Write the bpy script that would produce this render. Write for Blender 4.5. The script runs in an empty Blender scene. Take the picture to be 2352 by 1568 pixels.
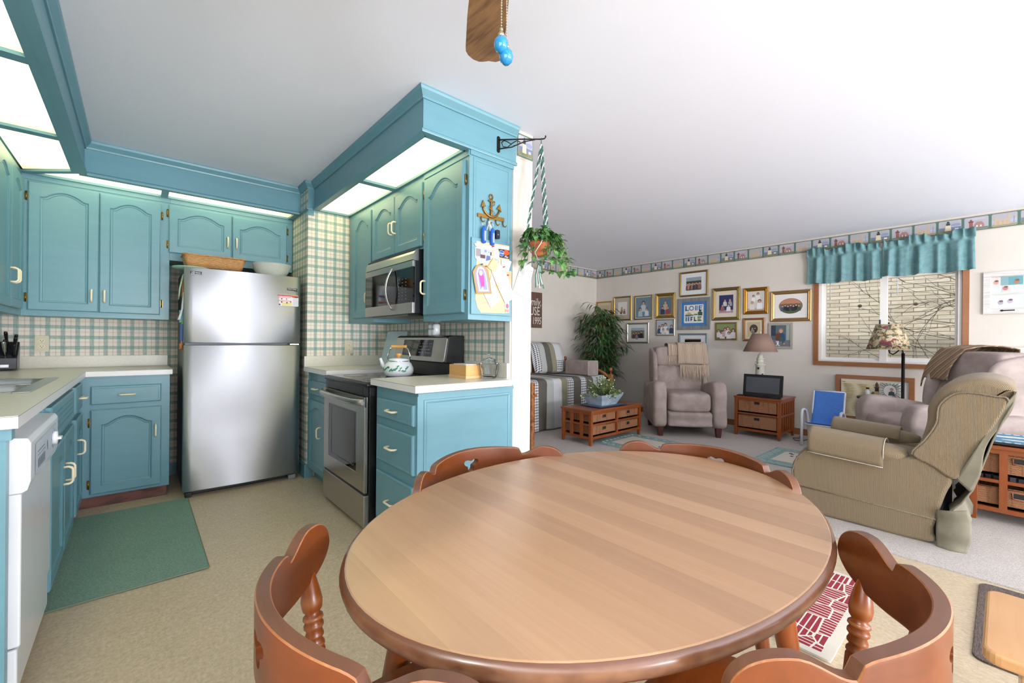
import bpy, bmesh, math, random
from mathutils import Vector, Matrix
R=math.radians
S=bpy.context.scene; COL=S.collection
# ---------------------------------------------------------------- camera
cd=bpy.data.cameras.new('camera'); cam=bpy.data.objects.new('camera',cd); COL.objects.link(cam)
cd.sensor_width=36.0; cd.lens=36*986.46/2352; cd.clip_start=0.02; cd.clip_end=200
yaw,pit,rol=R(41.0741),R(-0.04106),R(0.55327)
fw=Vector((math.sin(yaw)*math.cos(pit),math.cos(yaw)*math.cos(pit),math.sin(pit)))
ri=Vector((math.cos(yaw),-math.sin(yaw),0)); up=ri.cross(fw)
r2=ri*math.cos(rol)+up*math.sin(rol); u2=up*math.cos(rol)-ri*math.sin(rol)
m=Matrix((r2,u2,-fw)).transposed().to_4x4(); m.translation=(0,0,1.14)
cam.matrix_world=m; S.camera=cam
# ---------------------------------------------------------------- world, sun and added area lights
S.view_settings.view_transform='Standard'; S.view_settings.look='None'; S.view_settings.gamma=1
S.view_settings.use_curve_mapping=False; S.view_settings.exposure=0.1
W=bpy.data.worlds.new('sky'); S.world=W; W.use_nodes=True
wn=W.node_tree; bg=wn.nodes['Background']; bg.inputs[0].default_value=(.86,.93,1,1); bg.inputs[1].default_value=1.4
def arealight(name,loc,rot,sx,sy,power,col=(1,1,1)):
    l=bpy.data.lights.new(name,'AREA'); l.shape='RECTANGLE'; l.size=sx; l.size_y=sy; l.energy=power; l.color=col
    o=bpy.data.objects.new(name,l); o.location=loc; o.rotation_euler=rot; COL.objects.link(o); return o
# added area lights at unseen openings, standing in for daylight
arealight('patio_added_light',(1.25,-4.50,1.08),(R(97),0,0),1.9,1.95,50,(.95,.97,1))  # added lamp filling the unseen patio opening
arealight('patio_ceiling_fill',(1.25,-4.47,.8),(R(146),0,0),1.9,1.2,370,(.93,.95,1))  # unseen lamp tilted up, added to brighten the ceiling
arealight('front_added_light',(4.6,-4.50,1.35),(R(97),0,0),2.5,1.5,44,(.95,.97,1))  # added lamp filling the unseen front window
arealight('front_ceiling_fill',(4.6,-4.47,1.1),(R(146),0,0),2.5,1.0,175,(.93,.95,1))  # second added lamp aimed upward for a brighter living room ceiling
arealight('side_added_light',(-.80,-.95,1.5),(R(97),0,R(-90)),2.4,1.0,40,(.96,.97,1))  # added lamp at an invented left window, lights the left-facing surfaces
sl=bpy.data.lights.new('sun','SUN'); sl.energy=1.7; sl.angle=R(3); sl.color=(1,.96,.88)
so=bpy.data.objects.new('sun',sl); so.rotation_euler=Vector((1,.35,-.62)).to_track_quat('-Z','Y').to_euler(); so.location=(0,-5,6); COL.objects.link(so)

# ---------------------------------------------------------------- materials
def lin(h):
    h=h.lstrip('#'); c=[int(h[i:i+2],16)/255 for i in (0,2,4)]
    return tuple(x/12.92 if x<=.04045 else ((x+.055)/1.055)**2.4 for x in c)+(1,)
MC={}
def newmat(name):
    m=bpy.data.materials.new(name); m.use_nodes=True; nt=m.node_tree; return m,nt,nt.nodes['Principled BSDF']
def mt(col,rough=.6,metal=0,name=None,coat=0,emit=0,noise=None,bump=None,trans=0,alpha=1,spec=None,aniso=None):
    key=(col,rough,metal,name,coat,emit,str(noise),str(bump),trans,alpha,spec,aniso)
    if key in MC: return MC[key]
    m,nt,b=newmat(name or 'paint_'+col.strip('#')); I=b.inputs
    I['Base Color'].default_value=lin(col); I['Roughness'].default_value=rough; I['Metallic'].default_value=metal
    if coat: I['Coat Weight'].default_value=coat; I['Coat Roughness'].default_value=.12
    if emit: I['Emission Color'].default_value=lin(col); I['Emission Strength'].default_value=emit
    if trans: I['Transmission Weight'].default_value=trans; I['IOR'].default_value=1.45
    if alpha<1: I['Alpha'].default_value=alpha
    if spec is not None: I['Specular IOR Level'].default_value=spec
    if aniso: I['Anisotropic'].default_value=aniso[0]; I['Anisotropic Rotation'].default_value=aniso[1]
    N=nt.nodes; L=nt.links
    if noise or bump:
        tc=N.new('ShaderNodeTexCoord')
    if noise:   # (second colour, scale xyz, low, high, detail)
        c2,sc,lo,hi=noise[:4]
        mp=N.new('ShaderNodeMapping'); mp.inputs['Scale'].default_value=sc if isinstance(sc,tuple) else (sc,)*3
        if len(noise)>4: mp.inputs['Rotation'].default_value=noise[4]
        nz=N.new('ShaderNodeTexNoise'); nz.inputs['Scale'].default_value=1; nz.inputs['Detail'].default_value=5; nz.inputs['Roughness'].default_value=.6
        rp=N.new('ShaderNodeValToRGB'); rp.color_ramp.elements[0].position=lo; rp.color_ramp.elements[1].position=hi
        rp.color_ramp.elements[0].color=lin(col); rp.color_ramp.elements[1].color=lin(c2)
        L.new(tc.outputs['Object'],mp.inputs[0]); L.new(mp.outputs[0],nz.inputs['Vector']); L.new(nz.outputs[0],rp.inputs[0]); L.new(rp.outputs[0],I['Base Color'])
    if bump:    # (scale, strength, distance)
        sc,st,ds=bump
        mp=N.new('ShaderNodeMapping'); mp.inputs['Scale'].default_value=sc if isinstance(sc,tuple) else (sc,)*3
        nz=N.new('ShaderNodeTexNoise'); nz.inputs['Scale'].default_value=1; nz.inputs['Detail'].default_value=3
        bp=N.new('ShaderNodeBump'); bp.inputs['Strength'].default_value=st; bp.inputs['Distance'].default_value=ds
        L.new(tc.outputs['Object'],mp.inputs[0]); L.new(mp.outputs[0],nz.inputs['Vector']); L.new(nz.outputs[0],bp.inputs['Height']); L.new(bp.outputs[0],I['Normal'])
    MC[key]=m; return m
class NG:  # tiny node-graph writer
    def __init__(s,m): s.nt=m.node_tree; s.N=s.nt.nodes; s.L=s.nt.links; s.b=s.N['Principled BSDF']
    def put(s,sock,v):
        if isinstance(v,(int,float,tuple)): sock.default_value=v
        else: s.L.new(v,sock)
    def co(s,which='Object',sep=True):
        t=s.N.new('ShaderNodeTexCoord').outputs[which]
        if not sep: return t
        q=s.N.new('ShaderNodeSeparateXYZ'); s.L.new(t,q.inputs[0]); return q.outputs
    def ma(s,op,a,b=0.0,c=0.0):
        n=s.N.new('ShaderNodeMath'); n.operation=op; s.put(n.inputs[0],a); s.put(n.inputs[1],b); s.put(n.inputs[2],c); return n.outputs[0]
    def band(s,x,per,w,ph=0.0):
        return s.ma('LESS_THAN',s.ma('FRACT',s.ma('MULTIPLY_ADD',x,1/per,ph+100)),w/per)
    def mix(s,f,a,b,mode='MIX'):
        n=s.N.new('ShaderNodeMix'); n.data_type='RGBA'; n.blend_type=mode; s.put(n.inputs[0],f); s.put(n.inputs[6],lin(a) if isinstance(a,str) else a); s.put(n.inputs[7],lin(b) if isinstance(b,str) else b); return n.outputs[2]
    def noise(s,vec,scale,detail=3,dist=0,rough=.5):
        mp=s.N.new('ShaderNodeMapping'); mp.inputs['Scale'].default_value=scale if isinstance(scale,tuple) else (scale,)*3
        s.L.new(vec,mp.inputs[0]); n=s.N.new('ShaderNodeTexNoise'); n.inputs['Scale'].default_value=1; n.inputs['Detail'].default_value=detail; n.inputs['Distortion'].default_value=dist; n.inputs['Roughness'].default_value=rough
        s.L.new(mp.outputs[0],n.inputs['Vector']); return n.outputs[0]
    def ramp(s,f,*st):
        n=s.N.new('ShaderNodeValToRGB'); cr=n.color_ramp
        while len(cr.elements)<len(st): cr.elements.new(.5)
        for e,(p,c) in zip(cr.elements,st): e.position=p; e.color=lin(c)
        s.L.new(f,n.inputs[0]); return n.outputs[0]
    def bump(s,h,st,d=.002):
        n=s.N.new('ShaderNodeBump'); n.inputs['Strength'].default_value=st; n.inputs['Distance'].default_value=d; s.L.new(h,n.inputs['Height']); s.L.new(n.outputs[0],s.b.inputs['Normal'])
    def col(s,c,rough=.6): s.put(s.b.inputs['Base Color'],c); s.put(s.b.inputs['Roughness'],rough)

TEAL=mt('#6493a0',.34,name='teal_gloss_paint',noise=('#6a98a5',(3,3,18),.35,.7),bump=((25,25,4),.05,.002))
TEALD=mt('#5d8b98',.35,name='darker_teal')  # darker teal for door grooves, louver strips and one toe recess
WHITEP=mt('#e9e6e2',.5,name='white_paint')
LAM=mt('#dedacd',.3,name='cream_laminate',noise=('#d8d4c6',60,.4,.6))
LAMW=mt('#e2e0e0',.35,name='laminate_edge')
CREAM=mt('#efe3c2',.3,name='cream_pull')
BRASS=mt('#857345',.3,.9,name='aged_brass')
GOLD=mt('#a98c50',.38,.85,name='gilt')
BRONZE=mt('#8b7448',.4,.75,name='bronze_gilt')
SILVER=mt('#a9a49a',.35,.8,name='silver_gilt')
PEWTER=mt('#8d9093',.5,.2,name='grey_wash_wood',noise=('#7b7f82',(3,40,3),.4,.6))
STEEL=mt('#b9bcc2',.3,1,name='brushed_steel',bump=((3,3,500),.04,.001))
FSTEEL=mt('#d6d8de',.52,1,name='fridge_steel',aniso=(1,.25))
CHROME=mt('#d5d6d8',.12,1,name='chrome')
BLACK=mt('#101114',.35,name='black_plastic')
GBLACK=mt('#0b0c0e',.06,name='black_glass',spec=.6)
IRON=mt('#1d1a19',.45,.6,name='black_iron')
DGREY=mt('#3a3d42',.45,name='dark_grey_plastic')
WENAM=mt('#e6eaef',.12,name='white_enamel',coat=.5)
WAPPL=mt('#e3e6ea',.22,name='white_appliance')
GLASS=mt('#ffffff',.03,trans=1,name='clear_glass')
PAPER=mt('#e8e8ec',.7,name='white_paper')
def woodmat(name,c1,c2,c3,axis=2,sc=7,rough=.38,coat=.15,wear=None):
    m,nt,b=newmat(name); g=NG(m); v=g.co(sep=False)
    k=[sc*9,sc*9,sc*9]; k[axis]=sc*.8
    n1=g.noise(v,tuple(k),4,.4); k2=[sc*.7]*3; n2=g.noise(v,tuple(k2),2)
    c=g.mix(.5,g.ramp(n1,(.3,c1),(.7,c2)),g.ramp(n2,(.35,c1),(.7,c3)))
    if wear:
        p=g.N.new('ShaderNodeNewGeometry').outputs['Pointiness']
        w=g.ma('MULTIPLY',g.ma('SMOOTH_MAX',g.ma('MULTIPLY_ADD',p,14.0,-7.5),0.0,.05),g.ma('MULTIPLY_ADD',g.noise(v,30,3),3.0,-.9)); w=g.ma('MINIMUM',g.ma('MAXIMUM',w,0.0),.8)
        c=g.mix(w,c,wear)
    g.col(c,rough); b.inputs['Coat Weight'].default_value=coat; b.inputs['Coat Roughness'].default_value=.2
    return m
MAPLE=woodmat('maple_stain_z','#662d06','#7d3b0a','#8b4510',2,6,wear='#c08a55')
MAPLEX=woodmat('maple_stain_x','#642c06','#7a390a','#87430f',0,6,wear='#c08a55')
CHERRY=woodmat('cherry_stain','#7d3c14','#8f4a1c','#884318',2,6,.35)
CHERRYX=woodmat('cherry_stain_x','#7a3c16','#8b481c','#854219',0,6,.3)
CASING=woodmat('casing_oak','#8d5a35','#9a6540','#a06c45',2,5,.45,.05)
CASINGY=woodmat('casing_oak_y','#8d5a35','#9a6540','#a06c45',1,5,.45,.05)
OAKFAN=woodmat('fan_oak','#5d3f28','#b88c5e','#a07850',1,9,.5,.05)
PINE=woodmat('pine_bench','#bd8d5c','#c99b6a','#ad7d4c',0,5,.35,.2,wear='#e0bd8a')
BAMBOO=woodmat('bamboo','#cf9b58','#dbab69','#c9924e',1,6,.4,.1)
def tabletopmat():
    m,nt,b=newmat('tabletop_laminate'); g=NG(m); v=g.co(sep=False); x,y,z=g.co()
    pid=g.ma('FLOOR',g.ma('MULTIPLY_ADD',x,15.0,100.3)); 
    wnz=g.N.new('ShaderNodeTexWhiteNoise'); wnz.noise_dimensions='1D'; g.L.new(pid,wnz.inputs['W'])
    base=g.ramp(wnz.outputs[0],(0,'#99765a'),(.45,'#a68263'),(1,'#b48f6f'))
    off=g.N.new('ShaderNodeCombineXYZ'); g.L.new(x,off.inputs[0]); g.L.new(g.ma('MULTIPLY_ADD',wnz.outputs[0],9.0,y),off.inputs[1])
    gr=g.noise(off.outputs[0],(95,3.2,1),5,.9,.62)
    c=g.mix(g.ramp(gr,(.35,'#000000'),(.7,'#8a8a8a')),base,'#9c6f4c')
    gr2=g.noise(off.outputs[0],(16,1.4,1),3,1.6)
    c=g.mix(g.ramp(gr2,(.45,'#000000'),(.62,'#484848')),c,'#cfa984')
    g.col(c,.27); b.inputs['Coat Weight'].default_value=.25; b.inputs['Coat Roughness'].default_value=.18; g.bump(gr,.05,.001); return m
CRESTM=woodmat('crest_face','#562608','#6e330c','#7c3d10',0,6)
CRESTT=woodmat('crest_worn_top','#553425','#66422f','#77472a',0,8,.42)
CRESTE=woodmat('crest_worn_edge','#8a4f26','#b07a48','#6c3a1c',0,14,.45)
TABLETOP=tabletopmat()
def plaidmat():
    m,nt,b=newmat('plaid_wallpaper'); g=NG(m); x,y,z=g.co(); v=g.co(sep=False)
    u=g.ma('ADD',x,y); P=.0765; w=.025
    fz=g.noise(v,(240,240,60),2); 
    su=g.band(u,P,w,.02); sz=g.band(z,P,w,.30)
    tex=g.ma('MULTIPLY_ADD',fz,.55,.28)
    c=g.mix(g.ma('MULTIPLY',su,tex),'#e6ddcf','#4f8f8a'); c=g.mix(g.ma('MULTIPLY',sz,tex),c,'#4f8f8a')
    for k,per,ph in ((u,P/1,.35),(z,P/1,.63)):
        c=g.mix(g.ma('MULTIPLY',g.band(k,per,.0018,ph),.6),c,'#a3604c')
    for k,ph in ((u,.62),(z,.12)):
        c=g.mix(g.ma('MULTIPLY',g.band(k,P*.5,.0014,ph),.3),c,'#6d6b62')
    g.col(c,.6); return m
PLAID=plaidmat()
def vinylmat():
    m,nt,b=newmat('sheet_vinyl'); g=NG(m); v=g.co(sep=False)
    n=g.noise(v,(75,55,60),5,.5,.7); n2=g.noise(v,2.2,2); n3=g.noise(v,14,3)
    c=g.ramp(n,(.3,'#ab9a7f'),(.5,'#c2b094'),(.72,'#d4c5ab')); c=g.mix(g.ma('MULTIPLY',g.ma('SUBTRACT',n3,.3),.6),c,'#a39273')
    g.col(c,.42); g.bump(n,.08,.001); return m
VINYL=vinylmat()
def carpetmat(name,a,b_,c_,sc=170,st=.7):
    m,nt,b=newmat(name); g=NG(m); v=g.co(sep=False)
    n=g.noise(v,sc,3,0,.7); n2=g.noise(v,5,4)
    c=g.mix(g.ma('MULTIPLY',n2,.5),g.ramp(n,(.3,a),(.55,b_),(.75,c_)),a); g.col(c,.95); g.bump(n,st,.006); b.inputs['Specular IOR Level'].default_value=.1; return m
CARPET=carpetmat('greige_carpet','#a39a93','#c6c0ba','#dcd8d3')
GREENMAT=carpetmat('green_mat','#6a8478','#82a091','#9ab6a8',130,.6)
def wallmat(name,a,b_,rough=.75): return mt(a,rough,name=name,noise=(b_,3,.35,.65),bump=(60,.05,.001))
WALL=wallmat('cream_wall','#d0c9bf','#d4cdc4')
CEIL=mt('#eef1fb',.8,name='ceiling_white',bump=((9,22,9),.12,.004))
def ribmat(name,c1,c2,axis,per,rough=.85,st=.4):
    m,nt,b=newmat(name); g=NG(m); q=g.co(); v=g.co(sep=False)
    x=q[axis] if isinstance(axis,int) else g.ma('ADD',q[0],q[1])
    s=g.ma('SINE',g.ma('MULTIPLY',x,6.283/per)); n=g.noise(v,45,3); n2=g.noise(v,4,3)
    c=g.mix(g.ma('MULTIPLY_ADD',s,.16,.3),c1,c2); c=g.mix(g.ma('MULTIPLY',n,.35),c,c2); c=g.mix(g.ma('MULTIPLY',n2,.35),c,c1)
    g.col(c,rough); g.bump(s,st,.002); b.inputs['Sheen Weight'].default_value=.2; b.inputs['Specular IOR Level'].default_value=.15; return m
CORD=ribmat('olive_corduroy','#756650','#98866c','xy',.0052)
CORDP=mt('#7d725e',.85,name='olive_piping',noise=('#6c614f',90,.4,.6))
MAUVE=mt('#92837d',.8,name='mauve_microfibre',noise=('#a89993',7,.38,.68),bump=(9,.25,.01))
def wickermat():
    m,nt,b=newmat('wicker'); g=NG(m); x,y,z=g.co(); v=g.co(sep=False); u=g.ma('ADD',x,y)
    row=g.ma('FLOOR',g.ma('MULTIPLY',z,1/.006)); ph=g.ma('MULTIPLY',row,3.14159)
    s=g.ma('SINE',g.ma('ADD',g.ma('MULTIPLY',u,6.283/.024),ph)); r=g.ma('SINE',g.ma('MULTIPLY',z,6.283/.006))
    n=g.noise(v,(30,30,160),3); big=g.noise(v,(28,28,3),2)
    c=g.mix(g.ma('MULTIPLY_ADD',s,.3,.4),'#a06c48','#6b4028'); c=g.mix(g.ma('MULTIPLY',n,.6),c,'#b98761'); c=g.mix(g.ma('MULTIPLY',g.ma('GREATER_THAN',big,.58),.35),c,'#54331f')
    g.col(c,.6); g.bump(g.ma('ADD',s,r),.6,.003); return m
WICKER=wickermat()
def brickmat():
    m,nt,b=newmat('cream_brick'); g=NG(m); x,y,z=g.co(); v=g.co(sep=False)
    cv=g.N.new('ShaderNodeCombineXYZ'); g.L.new(y,cv.inputs[0]); g.L.new(z,cv.inputs[1])
    bk=g.N.new('ShaderNodeTexBrick'); g.L.new(cv.outputs[0],bk.inputs['Vector']); bk.inputs['Color1'].default_value=lin('#d6cab4'); bk.inputs['Color2'].default_value=lin('#b9ac98'); bk.inputs['Mortar'].default_value=lin('#6f675b')
    bk.inputs['Scale'].default_value=1; bk.inputs['Brick Width'].default_value=.25; bk.inputs['Row Height'].default_value=.058; bk.inputs['Mortar Size'].default_value=.0045; bk.inputs['Mortar Smooth'].default_value=.2; bk.offset=.5
    n=g.noise(v,(9,9,22),4); c=g.mix(g.ma('MULTIPLY',n,.5),bk.outputs[0],'#efe7d6','MIX'); c=g.mix(g.ma('MULTIPLY',bk.outputs[1],1.0),c,'#7a7062')
    g.col(c,.85); g.bump(g.ma('SUBTRACT',n,bk.outputs[1]),.8,.02); return m
BRICK=brickmat()
def gingham(name,a,b_,per,axes=(0,2),grid=False):
    m,nt,b=newmat(name); g=NG(m); q=g.co(); u=q[axes[0]]; w=g.ma('ADD',q[1],q[2]) if axes[1]==12 else q[axes[1]]
    if grid:
        f=g.ma('MAXIMUM',g.band(u,per,per*.12),g.band(w,per,per*.12)); f=g.ma('MULTIPLY',f,.55)
    else: f=g.ma('MULTIPLY_ADD',g.band(u,per,per*.5),.5,g.ma('MULTIPLY',g.band(w,per,per*.5),.5))
    g.col(g.mix(f,a,b_),.85); return m
def diffmat(name,y0,y1,axis):
    m,nt,b=newmat(name); g=NG(m); q=g.co(); x=q[axis]
    t=g.ma('DIVIDE',g.ma('SUBTRACT',x,(y0+y1)/2),(y1-y0)/2); f=g.ma('SUBTRACT',1.0,g.ma('MULTIPLY',t,t)); f=g.ma('MAXIMUM',f,0.0)
    g.put(b.inputs['Base Color'],lin('#d8cfa8')); g.put(b.inputs['Emission Color'],g.mix(f,'#f0dd94','#f6edb4')); g.put(b.inputs['Emission Strength'],g.ma('MULTIPLY_ADD',g.ma('POWER',f,1.5),3.4,.50)); b.inputs['Roughness'].default_value=.4
    return m
# ---------------------------------------------------------------- mesh builder
class Pl:   # a flat working plane: u to the viewer's right, v up, d out of the plane
    def __init__(s,o,U,N,V=(0,0,1)): s.o=Vector(o); s.U=Vector(U).normalized(); s.N=Vector(N).normalized(); s.V=Vector(V).normalized()
    def pt(s,u,v,d=0): return s.o+s.U*u+s.V*v+s.N*d
    def rot(s,a,u=0,v=0): # plane turned in itself about (u,v)
        c,q=math.cos(a),math.sin(a); return Pl(s.pt(u,v),s.U*c+s.V*q,s.N,s.V*c-s.U*q)
class MB:
    def __init__(s): s.v=[]; s.f=[]; s.mi=[]; s.sm=[]; s.mats=[]
    def m(s,mat):
        if isinstance(mat,str): mat=mt(mat,.6)
        if mat not in s.mats: s.mats.append(mat)
        return s.mats.index(mat)
    def add(s,vs,fs,mat,smooth=False):
        k=len(s.v); i=s.m(mat); s.v+= [tuple(p) for p in vs]
        for f in fs: s.f.append(tuple(k+j for j in f)); s.mi.append(i); s.sm.append(smooth)
        return s
    def box(s,a,b,mat):
        x0,y0,z0=a; x1,y1,z1=b
        if x0>x1:x0,x1=x1,x0
        if y0>y1:y0,y1=y1,y0
        if z0>z1:z0,z1=z1,z0
        return s.add([(x0,y0,z0),(x1,y0,z0),(x1,y1,z0),(x0,y1,z0),(x0,y0,z1),(x1,y0,z1),(x1,y1,z1),(x0,y1,z1)],[(0,3,2,1),(4,5,6,7),(0,1,5,4),(1,2,6,5),(2,3,7,6),(3,0,4,7)],mat)
    def beam(s,p,q,w,d,mat,side=(0,0,1)): # rectangular bar p->q
        p=Vector(p);q=Vector(q);t=(q-p).normalized(); a=t.cross(Vector(side)); 
        if a.length<1e-4: a=t.cross(Vector((1,0,0)))
        a.normalize(); b=t.cross(a)
        vs=[c+a*(w/2*i)+b*(d/2*j) for c in (p,q) for i,j in ((-1,-1),(1,-1),(1,1),(-1,1))]
        return s.add(vs,[(0,1,2,3),(7,6,5,4),(0,4,5,1),(1,5,6,2),(2,6,7,3),(3,7,4,0)],mat)
    def loft(s,loops,mat,smooth=True,c0=True,c1=True,closed=True):
        n=len(loops[0]); k=[p for l in loops for p in l]; fs=[]
        for i in range(len(loops)-1):
            for j in range(n if closed else n-1):
                a=i*n+j; b=i*n+(j+1)%n; fs.append((a,b,b+n,a+n))
        s.add(k,fs,mat,smooth)
        b0=len(s.v)-len(k); mi=s.m(mat)
        if c0: s.f.append(tuple(b0+j for j in reversed(range(n)))); s.mi.append(mi); s.sm.append(False)
        if c1: s.f.append(tuple(b0+(len(loops)-1)*n+j for j in range(n))); s.mi.append(mi); s.sm.append(False)
        return s
    def tube(s,pts,r,mat,n=8,caps=True,closed=False):
        P=[Vector(p) for p in pts]; N=len(P); rs=r if isinstance(r,(list,tuple)) else [r]*N
        loops=[]; prev=None
        for i,p in enumerate(P):
            t=(P[(i+1)%N]-P[i-1]) if closed else (P[min(i+1,N-1)]-P[max(i-1,0)]); 
            if t.length<1e-9: t=Vector((0,0,1))
            t.normalize()
            if prev is None:
                a=t.orthogonal().normalized()
            else: a=(prev-t*prev.dot(t)); a=a.normalized() if a.length>1e-6 else t.orthogonal().normalized()
            prev=a; b=t.cross(a); loops.append([p+(a*math.cos(2*math.pi*j/n)+b*math.sin(2*math.pi*j/n))*rs[i] for j in range(n)])
        if closed: loops.append(loops[0])
        return s.loft(loops,mat,True,caps and not closed,caps and not closed)
    def lathe(s,prof,mat,n=24,c=(0,0,0),ax=None,smooth=True,sq=1.0,caps=True):
        c=Vector(c); loops=[]
        for r,z in prof:
            L=[]
            for j in range(n):
                a=2*math.pi*j/n; p=Vector((r*math.cos(a),r*math.sin(a)*sq,z)); L.append(p)
            loops.append(L)
        if ax is not None:
            q=Vector((0,0,1)).rotation_difference(Vector(ax)); loops=[[q@p for p in L] for L in loops]
        loops=[[c+p for p in L] for L in loops]
        return s.loft(loops,mat,smooth,caps,caps)
    def grid(s,fn,nu,nv,mat,smooth=True,mf=None):
        vs=[fn(i/nu,j/nv) for i in range(nu+1) for j in range(nv+1)]; 
        if mf is None: return s.add(vs,[(i*(nv+1)+j,(i+1)*(nv+1)+j,(i+1)*(nv+1)+j+1,i*(nv+1)+j+1) for i in range(nu) for j in range(nv)],mat,smooth)
        k=len(s.v); s.v+=[tuple(p) for p in vs]
        for i in range(nu):
            for j in range(nv):
                s.f.append(tuple(k+q for q in (i*(nv+1)+j,(i+1)*(nv+1)+j,(i+1)*(nv+1)+j+1,i*(nv+1)+j+1))); s.mi.append(s.m(mf((i+.5)/nu,(j+.5)/nv))); s.sm.append(smooth)
        return s
    # flat shapes on a plane
    def poly(s,pl,pts,mat,d=0): return s.add([pl.pt(u,v,d) for u,v in pts],[tuple(range(len(pts)))],mat)
    def rect(s,pl,u0,v0,u1,v1,mat,d=0): return s.poly(pl,[(u0,v0),(u1,v0),(u1,v1),(u0,v1)],mat,d)
    def ell(s,pl,u,v,ru,rv,mat,d=0,n=14): return s.poly(pl,[(u+ru*math.cos(2*math.pi*i/n),v+rv*math.sin(2*math.pi*i/n)) for i in range(n)],mat,d)
    def slab(s,pl,pts,d0,d1,mat,smooth=False):
        return s.loft([[pl.pt(u,v,d0) for u,v in pts],[pl.pt(u,v,d1) for u,v in pts]],mat,smooth)
    def bar(s,pl,u0,v0,u1,v1,d0,d1,mat): return s.slab(pl,[(u0,v0),(u1,v0),(u1,v1),(u0,v1)],d0,d1,mat)
    def framing(s,pl,u0,v0,u1,v1,prof,mat): # mitred profile: (inset, height)
        loops=[[pl.pt(u0+i,v0+i,h),pl.pt(u1-i,v0+i,h),pl.pt(u1-i,v1-i,h),pl.pt(u0+i,v1-i,h)] for i,h in prof]
        return s.loft(loops,mat,False,False,False)
INV={}
def build(name,mb,parent=None,world=False,bevel=0,sub=0,solid=0,seg=2,fixn=True):
    vs=mb.v
    if world and parent is not None and parent in INV: M=INV[parent]; vs=[tuple(M@Vector(p)) for p in vs]
    me=bpy.data.meshes.new(name); me.from_pydata([tuple(p) for p in vs],[],mb.f)
    for m_ in mb.mats: me.materials.append(m_)
    me.polygons.foreach_set('material_index',mb.mi); me.polygons.foreach_set('use_smooth',mb.sm); me.update()
    if fixn:
        bm=bmesh.new(); bm.from_mesh(me); bmesh.ops.recalc_face_normals(bm,faces=bm.faces); bm.to_mesh(me); bm.free()
    o=bpy.data.objects.new(name,me); COL.objects.link(o)
    if parent is not None: o.parent=parent
    if parent is not None and parent in INV: INV[o]=INV[parent]
    if sub: k=o.modifiers.new('subdivision','SUBSURF'); k.levels=sub; k.render_levels=sub
    if solid: k=o.modifiers.new('thickness','SOLIDIFY'); k.thickness=solid; k.offset=0
    if bevel: k=o.modifiers.new('bevel','BEVEL'); k.width=bevel; k.segments=seg; k.limit_method='ANGLE'; k.angle_limit=R(40); k.harden_normals=False
    return o
def thing(name,label,cat,loc=(0,0,0),rz=0,group=None):
    o=bpy.data.objects.new(name,None); o.empty_display_size=.05; o.location=loc; o.rotation_euler=(0,0,rz); COL.objects.link(o)
    o['label']=label; o['category']=cat
    if group: o['group']=group
    INV[o]=(Matrix.Translation(Vector(loc))@Matrix.Rotation(rz,4,'Z')).inverted(); return o
def tag(o,label,cat,group=None,kind=None):
    o['label']=label; o['category']=cat
    if group:o['group']=group
    if kind:o['kind']=kind
    return o
def struct(name,mb,label=None,parent=None,**k):
    o=build(name,mb,parent,**k)
    if parent is None: o['kind']='structure'
    if label: o['label']=label
    return o
def copy_tree(o,parent=None,loc=None,rz=None,label=None):
    c=o.copy(); COL.objects.link(c); c.parent=parent
    if loc is not None: c.location=loc
    if rz is not None: c.rotation_euler=(0,0,rz)
    if label: c['label']=label
    for ch in list(o.children): copy_tree(ch,c)
    return c
def text(name,body,pl,u,v,size,mat,parent,d=.001,align='CENTER',sx=1,shear=0):
    cu=bpy.data.curves.new(name,'FONT'); cu.body=body; cu.size=size; cu.align_x=align; cu.align_y='CENTER'; cu.extrude=.0003; cu.shear=shear; cu.resolution_u=3
    cu.materials.append(mt(mat,.5) if isinstance(mat,str) else mat)
    o=bpy.data.objects.new(name,cu); COL.objects.link(o)
    M=Matrix((pl.U*sx,pl.V,pl.N)).transposed().to_4x4(); M.translation=pl.pt(u,v,d)
    if parent is not None: o.parent=parent; M=INV.get(parent,Matrix())@M
    o.matrix_local=M
    dg=bpy.context.evaluated_depsgraph_get(); me=bpy.data.meshes.new_from_object(o.evaluated_get(dg)); me.name=name
    q=bpy.data.objects.new(name,me); COL.objects.link(q); q.parent=parent; q.matrix_local=M; bpy.data.objects.remove(o); return q
def arc(a0,a1,n,r=1,c=(0,0)): return [(c[0]+r*math.cos(a0+(a1-a0)*i/n),c[1]+r*math.sin(a0+(a1-a0)*i/n)) for i in range(n+1)]
def rrect(u0,v0,u1,v1,r,n=4):
    return arc(-math.pi/2,0,n,r,(u1-r,v0+r))+arc(0,math.pi/2,n,r,(u1-r,v1-r))+arc(math.pi/2,math.pi,n,r,(u0+r,v1-r))+arc(math.pi,1.5*math.pi,n,r,(u0+r,v0+r))
def cushion(mb,a,b,mat,r=.05,puff=.0,seg=6):  # soft box: superellipsoid-like shell
    a=Vector(a);b=Vector(b);c=(a+b)/2;h=(b-a)/2; n=seg*4
    def f(t,e): return math.copysign(abs(t)**e,t)
    loops=[]
    for i in range(1,seg*2):
        th=-math.pi/2+math.pi*i/(seg*2); L=[]
        for j in range(n):
            ph=2*math.pi*j/n; e=.32
            x=f(math.cos(th),e)*f(math.cos(ph),e); y=f(math.cos(th),e)*f(math.sin(ph),e); z=f(math.sin(th),e)
            z*=1+puff*(1-x*x)*(1-y*y)
            L.append((c.x+h.x*x,c.y+h.y*y,c.z+h.z*z))
        loops.append(L)
    return mb.loft(loops,mat,True,True,True)
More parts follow.
